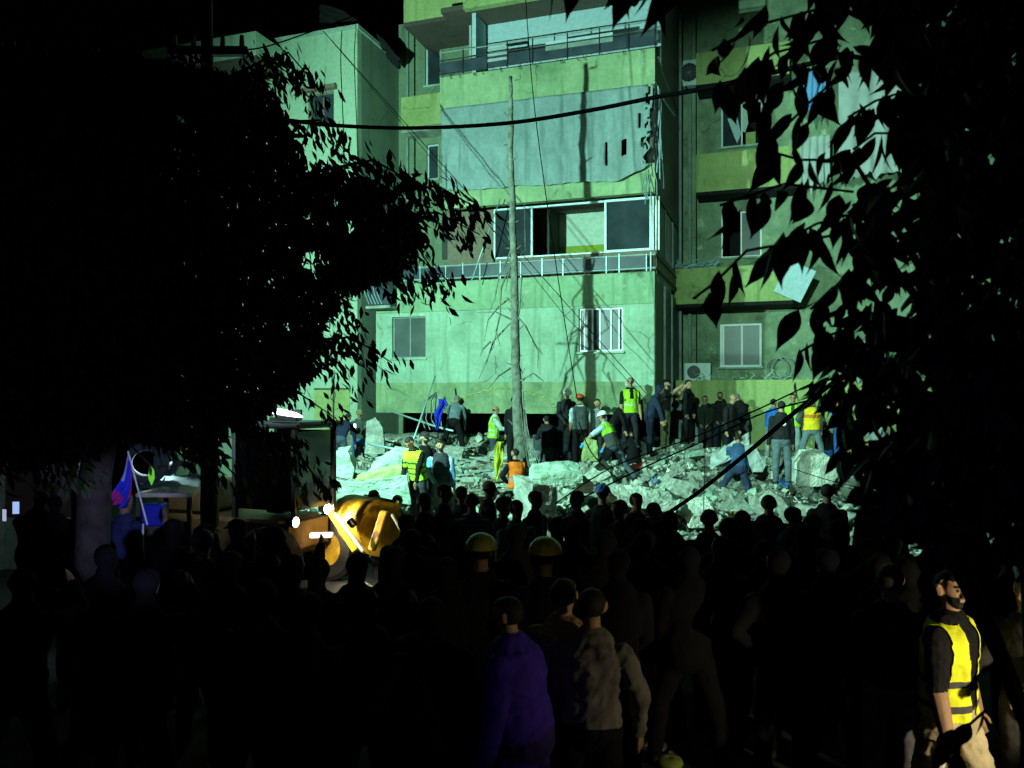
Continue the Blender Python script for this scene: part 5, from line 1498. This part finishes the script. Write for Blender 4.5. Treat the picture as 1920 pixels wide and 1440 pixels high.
br = [[(958, 470), (945, 500), (935, 520), (928, 560), (918, 585)], [(955, 560), (935, 575), (915, 600), (908, 640)], [(960, 600), (930, 585), (895, 586)], [(958, 605), (925, 640), (912, 680), (898, 710)],
      [(966, 590), (985, 610), (1000, 640), (1018, 665)], [(955, 500), (940, 540), (938, 590), (925, 650), (905, 690)], [(970, 680), (980, 700), (984, 690)], [(957, 690), (935, 705), (915, 730)], [(938, 590), (930, 620), (938, 650)],
      [(960, 480), (952, 520), (948, 545)], [(978, 520), (976, 560), (974, 590)], [(965, 720), (1000, 700), (1020, 715)], [(968, 480), (985, 470), (983, 380)], [(965, 150), (975, 149), (975, 138)], [(920, 640), (905, 655), (900, 668)], [(1000, 640), (1010, 660), (1008, 690)]]
for b_ in br:
    pts = [W(x, y, 18.9 + rt.uniform(-.35, .2) * (0 if i == 0 else 1)) for i, (x, y) in enumerate(b_)]
    MB().tube([tuple(p - lt) for p in pts], [.026 - .018 * i / (len(pts) - 1) for i in range(len(pts))], 5).build('branch', 'bark', BT)
for k in range(7):
    x0 = 976 + k * .8
    pts = [W(x0, rt.uniform(640, 760), 18.65), W(x0 + 6 + k, 820, 18.55), W(x0 + 14 + k * 3.5, 880 + rt.uniform(-10, 12), 18.3), W(x0 + 26 + k * 4.5, 905 + rt.uniform(-10, 6), 18.0)]
    MB().tube([tuple(p - lt) for p in pts], .005, 5).build('stripped_fibre', 'concrete_grey', BT)

# ---- utility pole
UP = thing('utility_pole', 'grey utility pole rising behind the leafy tree', 'utility pole', (W(394, 745, 9.6).x, 9.6, 0))
MB().tube([(0, 0, 0), (-.01, 0, 3), (-.045, 0, 8.6)], [.115, .10, .06], 12).build('pole', 'pole_grey', UP, True)
MB().box(-.5, .45, -.04, .04, 7.1, 7.2).build('cross_arm', 'pole_grey', UP)
for x in (-.42, -.2, .15, .38):
    MB().tube([(x, 0, 7.2), (x, 0, 7.34)], [.035, .025], 8).build('insulator', 'ac_white', UP)

# ================================================================== CABLES
def cable(label, pts, r, sag=0, group=None, cat='cable', mat='cable', name='cable'):
    P = [W(*p) for p in pts]
    if len(P) == 2:
        a, b = P
        P = [a.lerp(b, t / 24) - Vector((0, 0, sag * 4 * (t / 24) * (1 - t / 24))) for t in range(25)]
    else:
        Q = []
        for i in range(len(P) - 1):
            p0, p1, p2, p3 = P[max(i - 1, 0)], P[i], P[i + 1], P[min(i + 2, len(P) - 1)]
            for k in range(6):
                t = k / 6
                Q.append(.5 * ((2 * p1) + (p2 - p0) * t + (2 * p0 - 5 * p1 + 4 * p2 - p3) * t * t + (3 * p1 - p0 - 3 * p2 + p3) * t ** 3))
        P = Q + [P[-1]]
    return tag(MB().tube([tuple(p) for p in P], r, 6).build(name, mat, None, True), label, cat, group)
cable('thick black cable sagging across the awning between the two trees', [(380, 205, 9.6), (560, 228, 10.2), (640, 236, 10.6), (780, 240, 11), (950, 231, 10.5), (1100, 208, 10), (1230, 182, 9.5), (1330, 164, 9), (1600, 100, 8)], .026)
cable('thin cable running diagonally from the roof corner down to the group', [(606, 58, 20.5), (1212, 738, 19.2)], .011)
cable('second thin strand looping beneath the diagonal cable', [(606, 58, 20.5), (700, 168, 20.2), (850, 345, 19.9), (985, 500, 19.7), (1062, 595, 19.6), (1110, 640, 19.5), (1160, 695, 19.4), (1212, 752, 19.2)], .008)
cable('thin rope hanging from above to the red helmet', [(985, -10, 18.2), (1002, 200, 18.2), (1040, 480, 18.2), (1082, 748, 18.2)], .012)
cable('cable hanging straight down the pale corner wall', [(641, 58, 22.5), (639, 120, 22.6), (644, 240, 22.6), (646, 320, 22.6)], .014)
cable('cable slanting over the roof parapet of the neighbouring building', [(398, 100, 9.6), (440, 95, 11), (530, 78, 16), (730, 5, 21)], .014)
cable('thick cable slanting over the bright rubble into the leaves', [(1215, 985, 9.5), (1300, 930, 9.3), (1400, 850, 9.0), (1500, 765, 8.6), (1600, 690, 8.2)], .026)
cable('upper thin cable slanting across the group by the terrace wall', [(1040, 945, 12), (1150, 875, 12), (1300, 820, 11.5), (1420, 768, 11), (1520, 720, 10.5)], .011)
cable('lower thin cable crossing the heap beside the upper one', [(1060, 950, 12), (1200, 880, 12), (1330, 822, 11.5), (1430, 775, 11.3), (1540, 745, 11)], .013)
cable('thin line hanging from the slanting cables to the rubble', [(1320, 770, 12), (1322, 850, 12), (1318, 985, 12)], .006)
cable('cable trailing from the red helmet across the rescuer', [(1085, 790, 16.6), (1110, 850, 16.6), (1165, 905, 16.4)], .013)
cable('thin line lying across the front of the bright rubble', [(1490, 880, 14), (1560, 902, 14), (1660, 925, 13.5)], .008)
# ================================================================== LOADER
h = Vector((.93, -.37, 0)).normalized()
LO = thing('wheel_loader', 'yellow wheel loader with lit headlights and raised bucket at the heap edge', 'loader', (-3.98, 12.73, 0), math.atan2(h.y, h.x))
bevel(MB().box(-1.6, .75, -.55, .55, .55, 1.15).build('chassis', 'cat_dark', LO), .05)
bevel(MB().box(-1.7, -.75, -.5, .5, 1.16, 1.65).build('engine_hood', 'cat_dark', LO), .06)
for x in (-.10, 1.0):
    for y in (-.5, .5):
        MB().box(x - .035, x + .035, y - .035, y + .035, 1.16, 2.52).build('cab_post', 'metal_dark', LO)
bevel(MB().box(-.22, 1.15, -.60, .60, 2.53, 2.63).build('cab_roof', 'metal_dark', LO), .03)
for y in (-.515, .51):
    MB().box(-.06, .96, y, y + .006, 1.3, 2.48).build('cab_pane', 'cable', LO)
MB().box(.996, 1.002, -.46, .46, 1.3, 2.48).build('windscreen', 'glass', LO)
bevel(MB().box(.2, .55, -.2, .2, 1.2, 1.55).build('seat', 'rubber', LO), .04)
for x in (-1.15, .75):
    for y in (-.78, .78):
        w = empty('wheel', (x, y, .55)); w.parent = LO
        n = 24; prof = [(.30, -.16), (.48, -.17), (.55, -.12), (.55, .12), (.48, .17), (.30, .16)]
        mb = MB()
        mb.grid(lambda i, j: (prof[i][0] * math.cos(2 * math.pi * j / n), prof[i][1], prof[i][0] * math.sin(2 * math.pi * j / n)), 5, n)
        mb.build('tyre', 'rubber', w)
        mb = MB(); mb.tube([(0, -.10, 0), (0, .10, 0)], .30, 20); mb.build('rim', 'cat_yellow', w)
LAMPW = emit('headlight_glow', (1.0, .93, .72), 38.0)
LED = emit('led_glow', (.80, .92, 1.0), 9.0)
LEDB = emit('led_glow_blue', (.16, .30, 1.0), 2.6)
def lamp(parent, loc, r, glow, name='headlight'):
    L_ = empty(name, loc); L_.parent = parent
    MB().tube([(-.14, 0, 0), (-.05, 0, 0), (0, 0, 0)], [r * .6, r * 1.08, r * 1.12], 16).build('housing', 'metal_dark', L_)
    mb = MB(); mb.tube([(.001, 0, 0), (.012, 0, 0)], [r, r * .8], 18); mb.build('lens', glow, L_)
    return L_
lamp(LO, (.92, .45, 1.22), .085, LAMPW); l2 = lamp(LO, (1.25, -.8, 1.20), .075, emit('headlight_glow_dim', (1.0, .95, .85), 9.0))
# light bar on the cab roof
MB().box(.62, 1.10, -.60, -.5, 2.645, 2.70).build('light_bar', 'metal_dark', LO)
lb = empty('work_light', (1.22, -.34, 2.76), ); lb.parent = LO
MB().tube([(-.56, -.30, .045), (-.5, -.30, .04), (-.28, -.30, .015), (-.06, -.30, -.025), (.02, -.30, -.045)], [.015, .042, .045, .03, .01], 10).build('lens', LED, lb, True)
MB().box(-.50, -.05, -.24, -.2, -.10, .06).build('housing', 'metal_dark', lb)
lb2 = empty('work_light', (.28, -.34, 2.66)); lb2.parent = LO
MB().tube([(-.2, -.3, .02), (-.15, -.3, .015), (0, -.3, 0), (.06, -.3, -.01)], [.012, .038, .036, .012], 10).build('lens', LEDB, lb2, True)
# bucket (the front frame is steered away)
hb = math.atan2(.62, .78) - math.atan2(h.y, h.x)
BK = empty('bucket'); BK.parent = LO
wb = W(668, 986, 13.0)
m_inv = LO.matrix_basis.inverted() if False else Matrix.Translation(Vector(LO.location)) @ Matrix.Rotation(LO.rotation_euler.z, 4, 'Z')
BK.location = m_inv.inverted() @ wb; BK.rotation_euler = (0, 0, hb)
prof = []
for k in range(15):
    a = R(62 + k * 14.5)
    prof.append((.20 + .46 * math.cos(a), .43 * math.sin(a)))
prof = [(.46, .42)] + prof + [(.60, -.40)]
mb = MB(); n = len(prof)
mb.grid(lambda i, j: (prof[i][0], -.56 + 1.12 * j / 2, prof[i][1]), n - 1, 2)
solid(mb.build('shell', 'cat_yellow', BK, True), .03)
for y in (-.57, .57):
    mb = MB(); mb.add([(x, y - .012, z) for x, z in prof] + [(x, y + .012, z) for x, z in prof], [tuple(range(n))[::-1], tuple(range(n, 2 * n))] + [(i, (i + 1) % n, (i + 1) % n + n, i + n) for i in range(n)])
    mb.build('end_plate', 'cat_yellow', BK)
for k in range(7):
    mb = MB(); y = -.48 + k * .16
    mb.add([(.58, y - .03, -.43), (.58, y + .03, -.43), (.74, y + .02, -.44), (.74, y - .02, -.44), (.58, y - .03, -.38), (.58, y + .03, -.38)], [(0, 1, 2, 3), (4, 3, 2, 5), (0, 3, 4), (1, 5, 2), (0, 4, 5, 1)])
    mb.build('tooth', 'metal_dark', BK)
inv = m_inv.inverted()
def beam(name, a, b, w_, mat):
    a = inv @ a; b = inv @ b; v = b - a; u = v.cross(Vector((0, 1, 0))).normalized() * w_; t_ = Vector((0, 1, 0)) * w_ * .6
    vs_ = [p + s1 * u + s2 * t_ for p in (a, b) for s1 in (-1, 1) for s2 in (-1, 1)]
    mb = MB(); mb.add(vs_, [(0, 2, 3, 1), (4, 5, 7, 6), (0, 1, 5, 4), (2, 6, 7, 3), (0, 4, 6, 2), (1, 3, 7, 5)])
    return bevel(mb.build(name, mat, LO), .015)
beam('lift_arm', W(620, 958, 12.1), W(668, 1032, 12.0), .062, 'cat_yellow')
beam('lift_arm', W(721, 958, 12.3), W(697, 1032, 12.1), .062, 'cat_yellow')
beam('tilt_ram', W(628, 962, 12.0), W(682, 1035, 11.9), .03, 'alum')
beam('hydraulic_link', W(655, 985, 12.2), W(664, 976, 12.2), .07, 'metal_dark')
beam('step_plate', W(582, 1004, 11.9), W(626, 1003, 12.0), .045, 'cloth_white')
MB().box(.3, .9, -.5, .5, .7, 1.1).build('front_frame', 'cat_dark', LO)
# lamps of the headlights
L1 = W(604, 955, 12.8)
far = m_inv @ Vector((.96, .45, 1.22))
spot('headlight_beam', far, W(672, 985, 12.8), 380, (1.0, .86, .55), 120, .6, .06)
near = m_inv @ Vector((1.30, -.84, 1.20))
spot('headlight_beam', near, W(672, 995, 12.5), 260, (1.0, .86, .6), 110, .6, .06)
wl = m_inv @ Vector((.9, -.75, 2.76))
# spoil under the arms
rr = random.Random(21)
for k in range(16):
    o = bpy.data.objects.new('stone', CHK[k % 14]); COL.objects.link(o); p = W(rr.uniform(560, 740), 1040, 11.7 + rr.uniform(-.2, .3))
    sc = rr.uniform(.05, .16); o.scale = (sc, sc, sc * .8); o.location = (p.x, p.y, sc * .5); o.rotation_euler = (rr.random(), rr.random(), rr.random() * 6)
    tag(o, 'small stone lying below the loader arms', 'stone', 'stones under the loader')
rod('broken_bar', 'thin broken bar slanting down beside the loader bucket', 'bar', [(735, 965, 12.0), (776, 1036, 11.6)], .022, 'wood')
rod('broken_bar', 'short warm-lit stick end next to the thin bar', 'bar', [(778, 1038, 11.5), (795, 1005, 11.5)], .035, 'wood')

# ================================================================== FLOODLIGHTS
def flood_mast(label, loc, target):
    t = thing('floodlight_mast', label, 'floodlight', (loc[0], loc[1], 0))
    MB().tube([(0, 0, 0), (0, 0, loc[2] - .3)], [.06, .045], 10).build('mast', 'metal_dark', t)
    for k in range(3):
        a = k * 2.09
        MB().tube([(0, 0, 1.1), (math.cos(a) * .8, math.sin(a) * .8, .02)], .025, 6).build('leg', 'metal_dark', t)
    d = (Vector(target) - Vector(loc)).normalized()
    hd = empty('lamp_head', (0, 0, loc[2])); hd.parent = t
    hd.rotation_euler = d.to_track_quat('-Z', 'Y').to_euler()
    mb = MB()
    mb.box(-.34, .34, -.24, .24, .10, .22)
    bevel(mb.build('lamp_body', 'metal_dark', hd), .02)
    for x0, x1, y0, y1 in ((-.36, -.34, -.26, .26), (.34, .36, -.26, .26), (-.34, .34, -.26, -.24), (-.34, .34, .24, .26)):
        MB().box(x0, x1, y0, y1, .06, .24).build('lamp_rim', 'metal_dark', hd)
    MB().box(-.33, .33, -.23, .23, .075, .085).build('lamp_glass', emit('flood_glow', (.85, 1.0, .92), 6.0), hd)
    return t
flood_mast('floodlight on a mast behind the leafy tree, aimed at the facade', MAIN_LOC, (2.4, 22.0, 5.6))
t = flood_mast('taller floodlight mast near the camera above the tree crown', FILL_LOC, (7.2, 25.0, 6.2))
# unseen flap added to keep this beam off the main facade
az = R(16.4); e = Vector((math.sin(az), math.cos(az), 0))
mb = MB(); p_ = e * .9; q_ = p_ + Vector((-math.cos(az), math.sin(az), 0)) * .75
mb.add([tuple(v + Vector((0, 0, z))) for z in (FILL_LOC[2] - .55, FILL_LOC[2] + .55) for v in (p_, q_)], [(0, 1, 3, 2)])
solid(mb.build('beam_flap', 'metal_dark', t), .006)
MB().tube([(0, 0, FILL_LOC[2] + .3), tuple(q_ + Vector((0, 0, FILL_LOC[2] + .5)))], .012, 6).build('beam_flap_arm', 'metal_dark', t)

# ================================================================== LEFT SIDE PROPS
t = thing('low_wall', 'dull plastered wall at the left edge with paler lower part', 'wall', W(80, 745, 14.0) - Vector((0, 0, CH)))
MB().box(-.65, .55, 0, .25, .9, 2.12).build('wall_face', plain('wall_mauve', (.10, .07, .075), .9), t)
MB().box(-.65, .55, -.01, .24, 0, .895).build('wall_foot', 'concrete_mint', t)
MB().box(-1.2, -.655, -.2, .3, 0, 1.9).build('gate_pier', 'concrete_grey', t)
def tyre(label, px, py, Y, r, tilt, yaw):
    o = MB(); n = 28; m_ = 10
    o.grid(lambda i, j: ((r + r * .27 * math.cos(2 * math.pi * i / m_)) * math.cos(2 * math.pi * j / n), r * .3 * math.sin(2 * math.pi * i / m_), (r + r * .27 * math.cos(2 * math.pi * i / m_)) * math.sin(2 * math.pi * j / n)), m_, n)
    ob = o.build('tyre', 'rubber_grey', None, True); ob.location = W(px, py, Y); ob.rotation_euler = (tilt, 0, yaw)
    tag(ob, label, 'tyre')
M['rubber_grey'] = plain('rubber_grey', (.05, .06, .06), .7)
tyre('big worn tyre standing on the stall beside the flag', 274, 868, 11.2, .24, .25, .25)
tyre('smaller tyre leaning next to the big one', 312, 866, 11.3, .16, .1, -.3)
tyre('tyre lying tilted behind the other two', 340, 884, 11.6, .17, .7, .2)
mb = MB(); mb.grid(lambda i, j: tuple(W(262 + i * 9, 890 + j * 4.5 + 5 * mnoise.noise(Vector((i * .4, j * .4, 0))), 11.5 - j * .07 + .1 * mnoise.noise(Vector((i * .5, j * .5, 5))))), 13, 8)
tag(solid(mb.build('stall_tarp', plain('tarp_grey', (.10, .16, .15), .6), None, True), .006), 'grey-green tarp rumpled over goods under the tyres', 'tarp')
p0 = W(318, 925, 10.6)
ST = thing('street_stall', 'street stall with a thin cream top board', 'stall', (p0.x, p0.y, 0))
bevel(MB().box(-.36, .36, -.2, .7, p0.z - .03, p0.z + .03).build('top_board', plain('cream', (.72, .66, .48), .6), ST), .01)
for x in (-.33, .33):
    for y in (-.17, .66):
        MB().box(x - .025, x + .025, y - .025, y + .025, 0, p0.z - .031).build('leg', 'wood_dark', ST)
MB().box(-.34, .34, -.16, -.14, .3, p0.z - .35).build('front_panel', 'wood_dark', ST)
for k in range(5):
    o = bpy.data.objects.new('stone', CHK[k]); COL.objects.link(o); o.scale = (.03,) * 3; o.location = (p0.x - .08 + k * .05, p0.y - .1, p0.z + .05)
    tag(o, 'pale crumb of plaster on the cream stall board', 'stone', 'crumbs on the stall')
bevel(MB().box(-.13, .13, -.1, .1, -.14, .14).build('banner', plain('banner_blue', (.03, .04, .55), .5)), .02)  # box built in place of a blue-lit cloth banner
cr = bpy.data.objects['banner']; cr.location = W(290, 964, 10.0)
tag(cr, 'box in place of a blue cloth crate hanging at the stall front', 'banner')
# green ribbon light
mb = MB(); n = 10; c = W(284, 890, 10.8)
mb.tube([tuple(c + Vector((0, 0, z))) for z in (.12, .05, -.05, -.14)], [.008, .035, .04, .005], 10)
tag(mb.build('green_lantern', emit('green_glow', (.22, .9, .05), .45), None, True), 'small bright green lantern hanging over the stall', 'lantern')
# flag
fa, fb = W(240, 846, 8.6), W(266, 945, 8.6)
FL = thing('flag', 'blue and magenta flag drooping from a white slanting staff', 'flag', (fb.x, fb.y, fb.z))
MB().tube([tuple(fb + (fb - fa) * .4 - fb), tuple(fa - fb)], .010, 8).build('staff', 'white_frame', FL)
mb = MB()
def FP(i, j):
    u, v = i / 14, j / 18
    p = fa.lerp(fb, .04 + .75 * u * (.3 + .7 * v))
    q = W(207 + 30 * u + 6 * math.sin(v * 5), 938 + 16 * u, 8.6)
    r_ = p.lerp(q, v)
    r_.y += .05 * math.sin(u * 17 + v * 3) * (.25 + v)
    return tuple(r_ - fb)
mb.grid(FP, 14, 18)
mb.mi = [1 if (j > 12 and i < 9) or (i > 11 and j < 11) else (2 if (i < 4 and j < 9) else 0) for j in range(18) for i in range(14)]
solid(mb.build('cloth', [plain('flag_blue', (.03, .05, .75), .7), plain('flag_magenta', (.55, .03, .28), .7), plain('flag_pale', (.35, .45, .8), .7)], FL, True), .004)
rod('white_post', 'thin white post beside the officer in navy', 'post', [(268, 982, 8.9), (268, 1035, 8.9)], .012, 'white_frame')
# phones
def phone(label, loc, glow, yaw=0):
    t = thing('phone', label, 'phone', loc, yaw)
    bevel(MB().box(-.037, .037, -.004, .004, -.075, .075).build('case', 'metal_dark', t), .004)
    MB().box(-.033, .033, -.0062, -.0045, -.068, .068).build('screen', glow, t)
    return t
q = p_phone; hb_ = q['body'].hands[1]
mw = Matrix.Translation(Vector(q['loc'])) @ Matrix.Rotation(R(q['face']), 4, 'Z')
phone('lit phone held by the person in blue jeans', mw @ Vector(hb_[1]) + Vector((0, -.06, .04)), emit('phone_light', (.9, 1, 1), 10), 0)
phone('bright phone screen held up at the far left edge', W(30, 952, 9.0), emit('phone_screen', (.4, .55, 1.0), .9), .3)
phone('second small lit phone beside it at the left edge', W(9, 966, 9.2), emit('phone_screen', (.6, .7, 1.0), .6), -.4)

# ================================================================== FOREGROUND BITS
# bag in the hand of the man in the yellow vest
q = p_vest; wr, pb, dv = q['body'].hands[1]
mw = Matrix.Translation(Vector(q['loc'])) @ Matrix.Rotation(R(q['face']), 4, 'Z')
hp = mw @ Vector(pb)
BG = thing('striped_bag', 'grey plastic bag with white stripes carried by the man in the yellow vest', 'bag', hp, R(20))
mb = MB()
prof_b = [(.05, -.09), (.11, -.14), (.17, -.24), (.18, -.36), (.15, -.44), (.03, -.46)]
n = 22
mb.grid(lambda i, j: (prof_b[i][0] * math.cos(2 * math.pi * j / n) * (1 + .06 * math.sin(j * 2.2)), prof_b[i][0] * .55 * math.sin(2 * math.pi * j / n), prof_b[i][1] + .015 * math.sin(j * 1.7 + i)), len(prof_b) - 1, n)
mb.mi = [1 if (j % 4 == 0) else 0 for j in range(n) for i in range(len(prof_b) - 1)]
mb.build('sack', [plain('bag_grey', (.12, .12, .12), .4), plain('bag_white', (.7, .7, .66), .4)], BG, True)
for s_ in (-1, 1):
    MB().tube([(s_ * .05, 0, -.10), (s_ * .045, 0, .0), (0, 0, .03)], .009, 6).build('handle', 'metal_dark', BG)
# litter on the lit patch of street
rr = random.Random(5)
rod('twig', 'thin pale stick on the ground in the warm light', 'stick', [(1205, 1372, 7.1), (1240, 1372, 7.05), (1284, 1364, 7.2)], .008, 'wood')
for k, (px, py) in enumerate(((1228, 1375), (1240, 1382), (1252, 1380), (1222, 1398), (1236, 1404), (1492, 1370), (1496, 1384), (1262, 1416))):
    o = bpy.data.objects.new('paper_scrap', CHK[(k * 3) % 14]); COL.objects.link(o)
    Y = F * CH / (py - HZ); p = W(px, py, Y); s_ = rr.uniform(.03, .07)
    o.scale = (s_, s_, s_ * .4); o.location = (p.x, p.y, s_ * .25); o.rotation_euler = (.2, .1, k)
    tag(o, 'scrap of pale litter on the street in the warm light', 'litter', 'litter on the street')
mb = MB(); n = 20; pr = [(.10, .0), (.11, .04), (.10, .08), (.06, .10), (.005, .11)]
mb.grid(lambda i, j: (pr[i][0] * math.cos(2 * math.pi * j / n), pr[i][0] * math.sin(2 * math.pi * j / n), pr[i][1]), 4, n)
o = solid(mb.build('upturned_basin', plain('lime_plastic', (.30, .36, .09), .4), None, True), .006); Y = F * CH / (1436 - HZ); p = W(1255, 1436, Y); o.location = (p.x, p.y, .005); o.scale = (1, 1, .6)
tag(o, 'lime plastic basin upside down on the street near the bottom edge', 'basin')
# warm work lamp on a tripod to the right, outside the picture
WL = (4.2, 3.0, 1.35)
t = thing('tripod_lamp', 'warm work lamp on a low tripod beside the crowd', 'lamp', (WL[0], WL[1], 0))
for k in range(3):
    a = k * 2.09 + .3
    MB().tube([(0, 0, .95), (math.cos(a) * .4, math.sin(a) * .4, .01)], .014, 6).build('leg', 'metal_dark', t)
MB().tube([(0, 0, .9), (0, 0, WL[2] - .1)], .016, 8).build('stem', 'metal_dark', t)
hd = empty('lamp_head', (0, 0, WL[2])); hd.parent = t; hd.rotation_euler = (0, 0, R(137))
bevel(MB().box(-.16, -.03, -.14, .14, -.1, .1).build('lamp_body', 'cat_yellow', hd), .02)
MB().box(-.029, -.022, -.12, .12, -.08, .08).build('lamp_glass', emit('warm_glow', (1, .8, .45), 8), hd)
spot('tripod_lamp_beam', (WL[0] - .08, WL[1] + .06, WL[2]), (2.80, 5.35, 1.2), 330, (1.0, .84, .55), 38, .5, .05)
spot('tripod_lamp_beam', (WL[0] - .10, WL[1] + .04, WL[2] + .02), (.40, 5.2, 1.3), 125, (1.0, .82, .5), 24, .9, .05)
# blue beacon of an emergency vehicle behind the camera
BL = (.35, -.35, 2.3)
t = thing('beacon_post', 'blue emergency beacon on a short post', 'beacon', (BL[0], BL[1], 0))
MB().tube([(0, 0, 0), (0, 0, BL[2] - .12)], .03, 8).build('post', 'metal_dark', t)
MB().tube([(0, 0, BL[2] - .12), (0, 0, BL[2] - .1)], .08, 16).build('base', 'metal_dark', t)
MB().tube([(0, 0, BL[2] - .099), (0, 0, BL[2] - .02), (0, 0, BL[2] + .0)], [.07, .065, .02], 16).build('dome', emit('beacon_glow', (.1, .1, 1), 3), t)
spot('beacon_beam', (BL[0], BL[1] + .1, BL[2]), (.12, 4.9, .95), 7.0, (.10, .035, 1.0), 16, .8, .05)
spot('beacon_beam', (BL[0] - .05, BL[1] + .1, BL[2]), W(226, 945, 8.7), 1500, (.45, .5, 1.0), 9, .6, .05)
spot('beacon_beam', (BL[0] + .05, BL[1] + .1, BL[2]), W(1740, 760, 2.9), 7, (.10, .06, 1.0), 34, .9, .05)
# bulb over the tyre stall
TL = W(300, 835, 11.6)
t = thing('stall_bulb', 'small bare bulb hanging over the tyre stall among leaves', 'bulb', TL)
MB().tube([(0, 0, .05), (0, 0, .9)], .006, 5).build('flex', 'cable', t)
MB().tube([(0, 0, .05), (0, 0, .0), (0, 0, -.05)], [.015, .03, .012], 10).build('glass_bulb', emit('bulb_glow', (.75, .95, 1.0), 5), t)
pl = bpy.data.lights.new('stall_bulb_light', 'POINT'); pl.energy = 45; pl.color = (.7, .95, 1.0); pl.shadow_soft_size = .04
po = bpy.data.objects.new('stall_bulb_light', pl); COL.objects.link(po); po.location = TL - Vector((0, .1, .08))
finish_people()
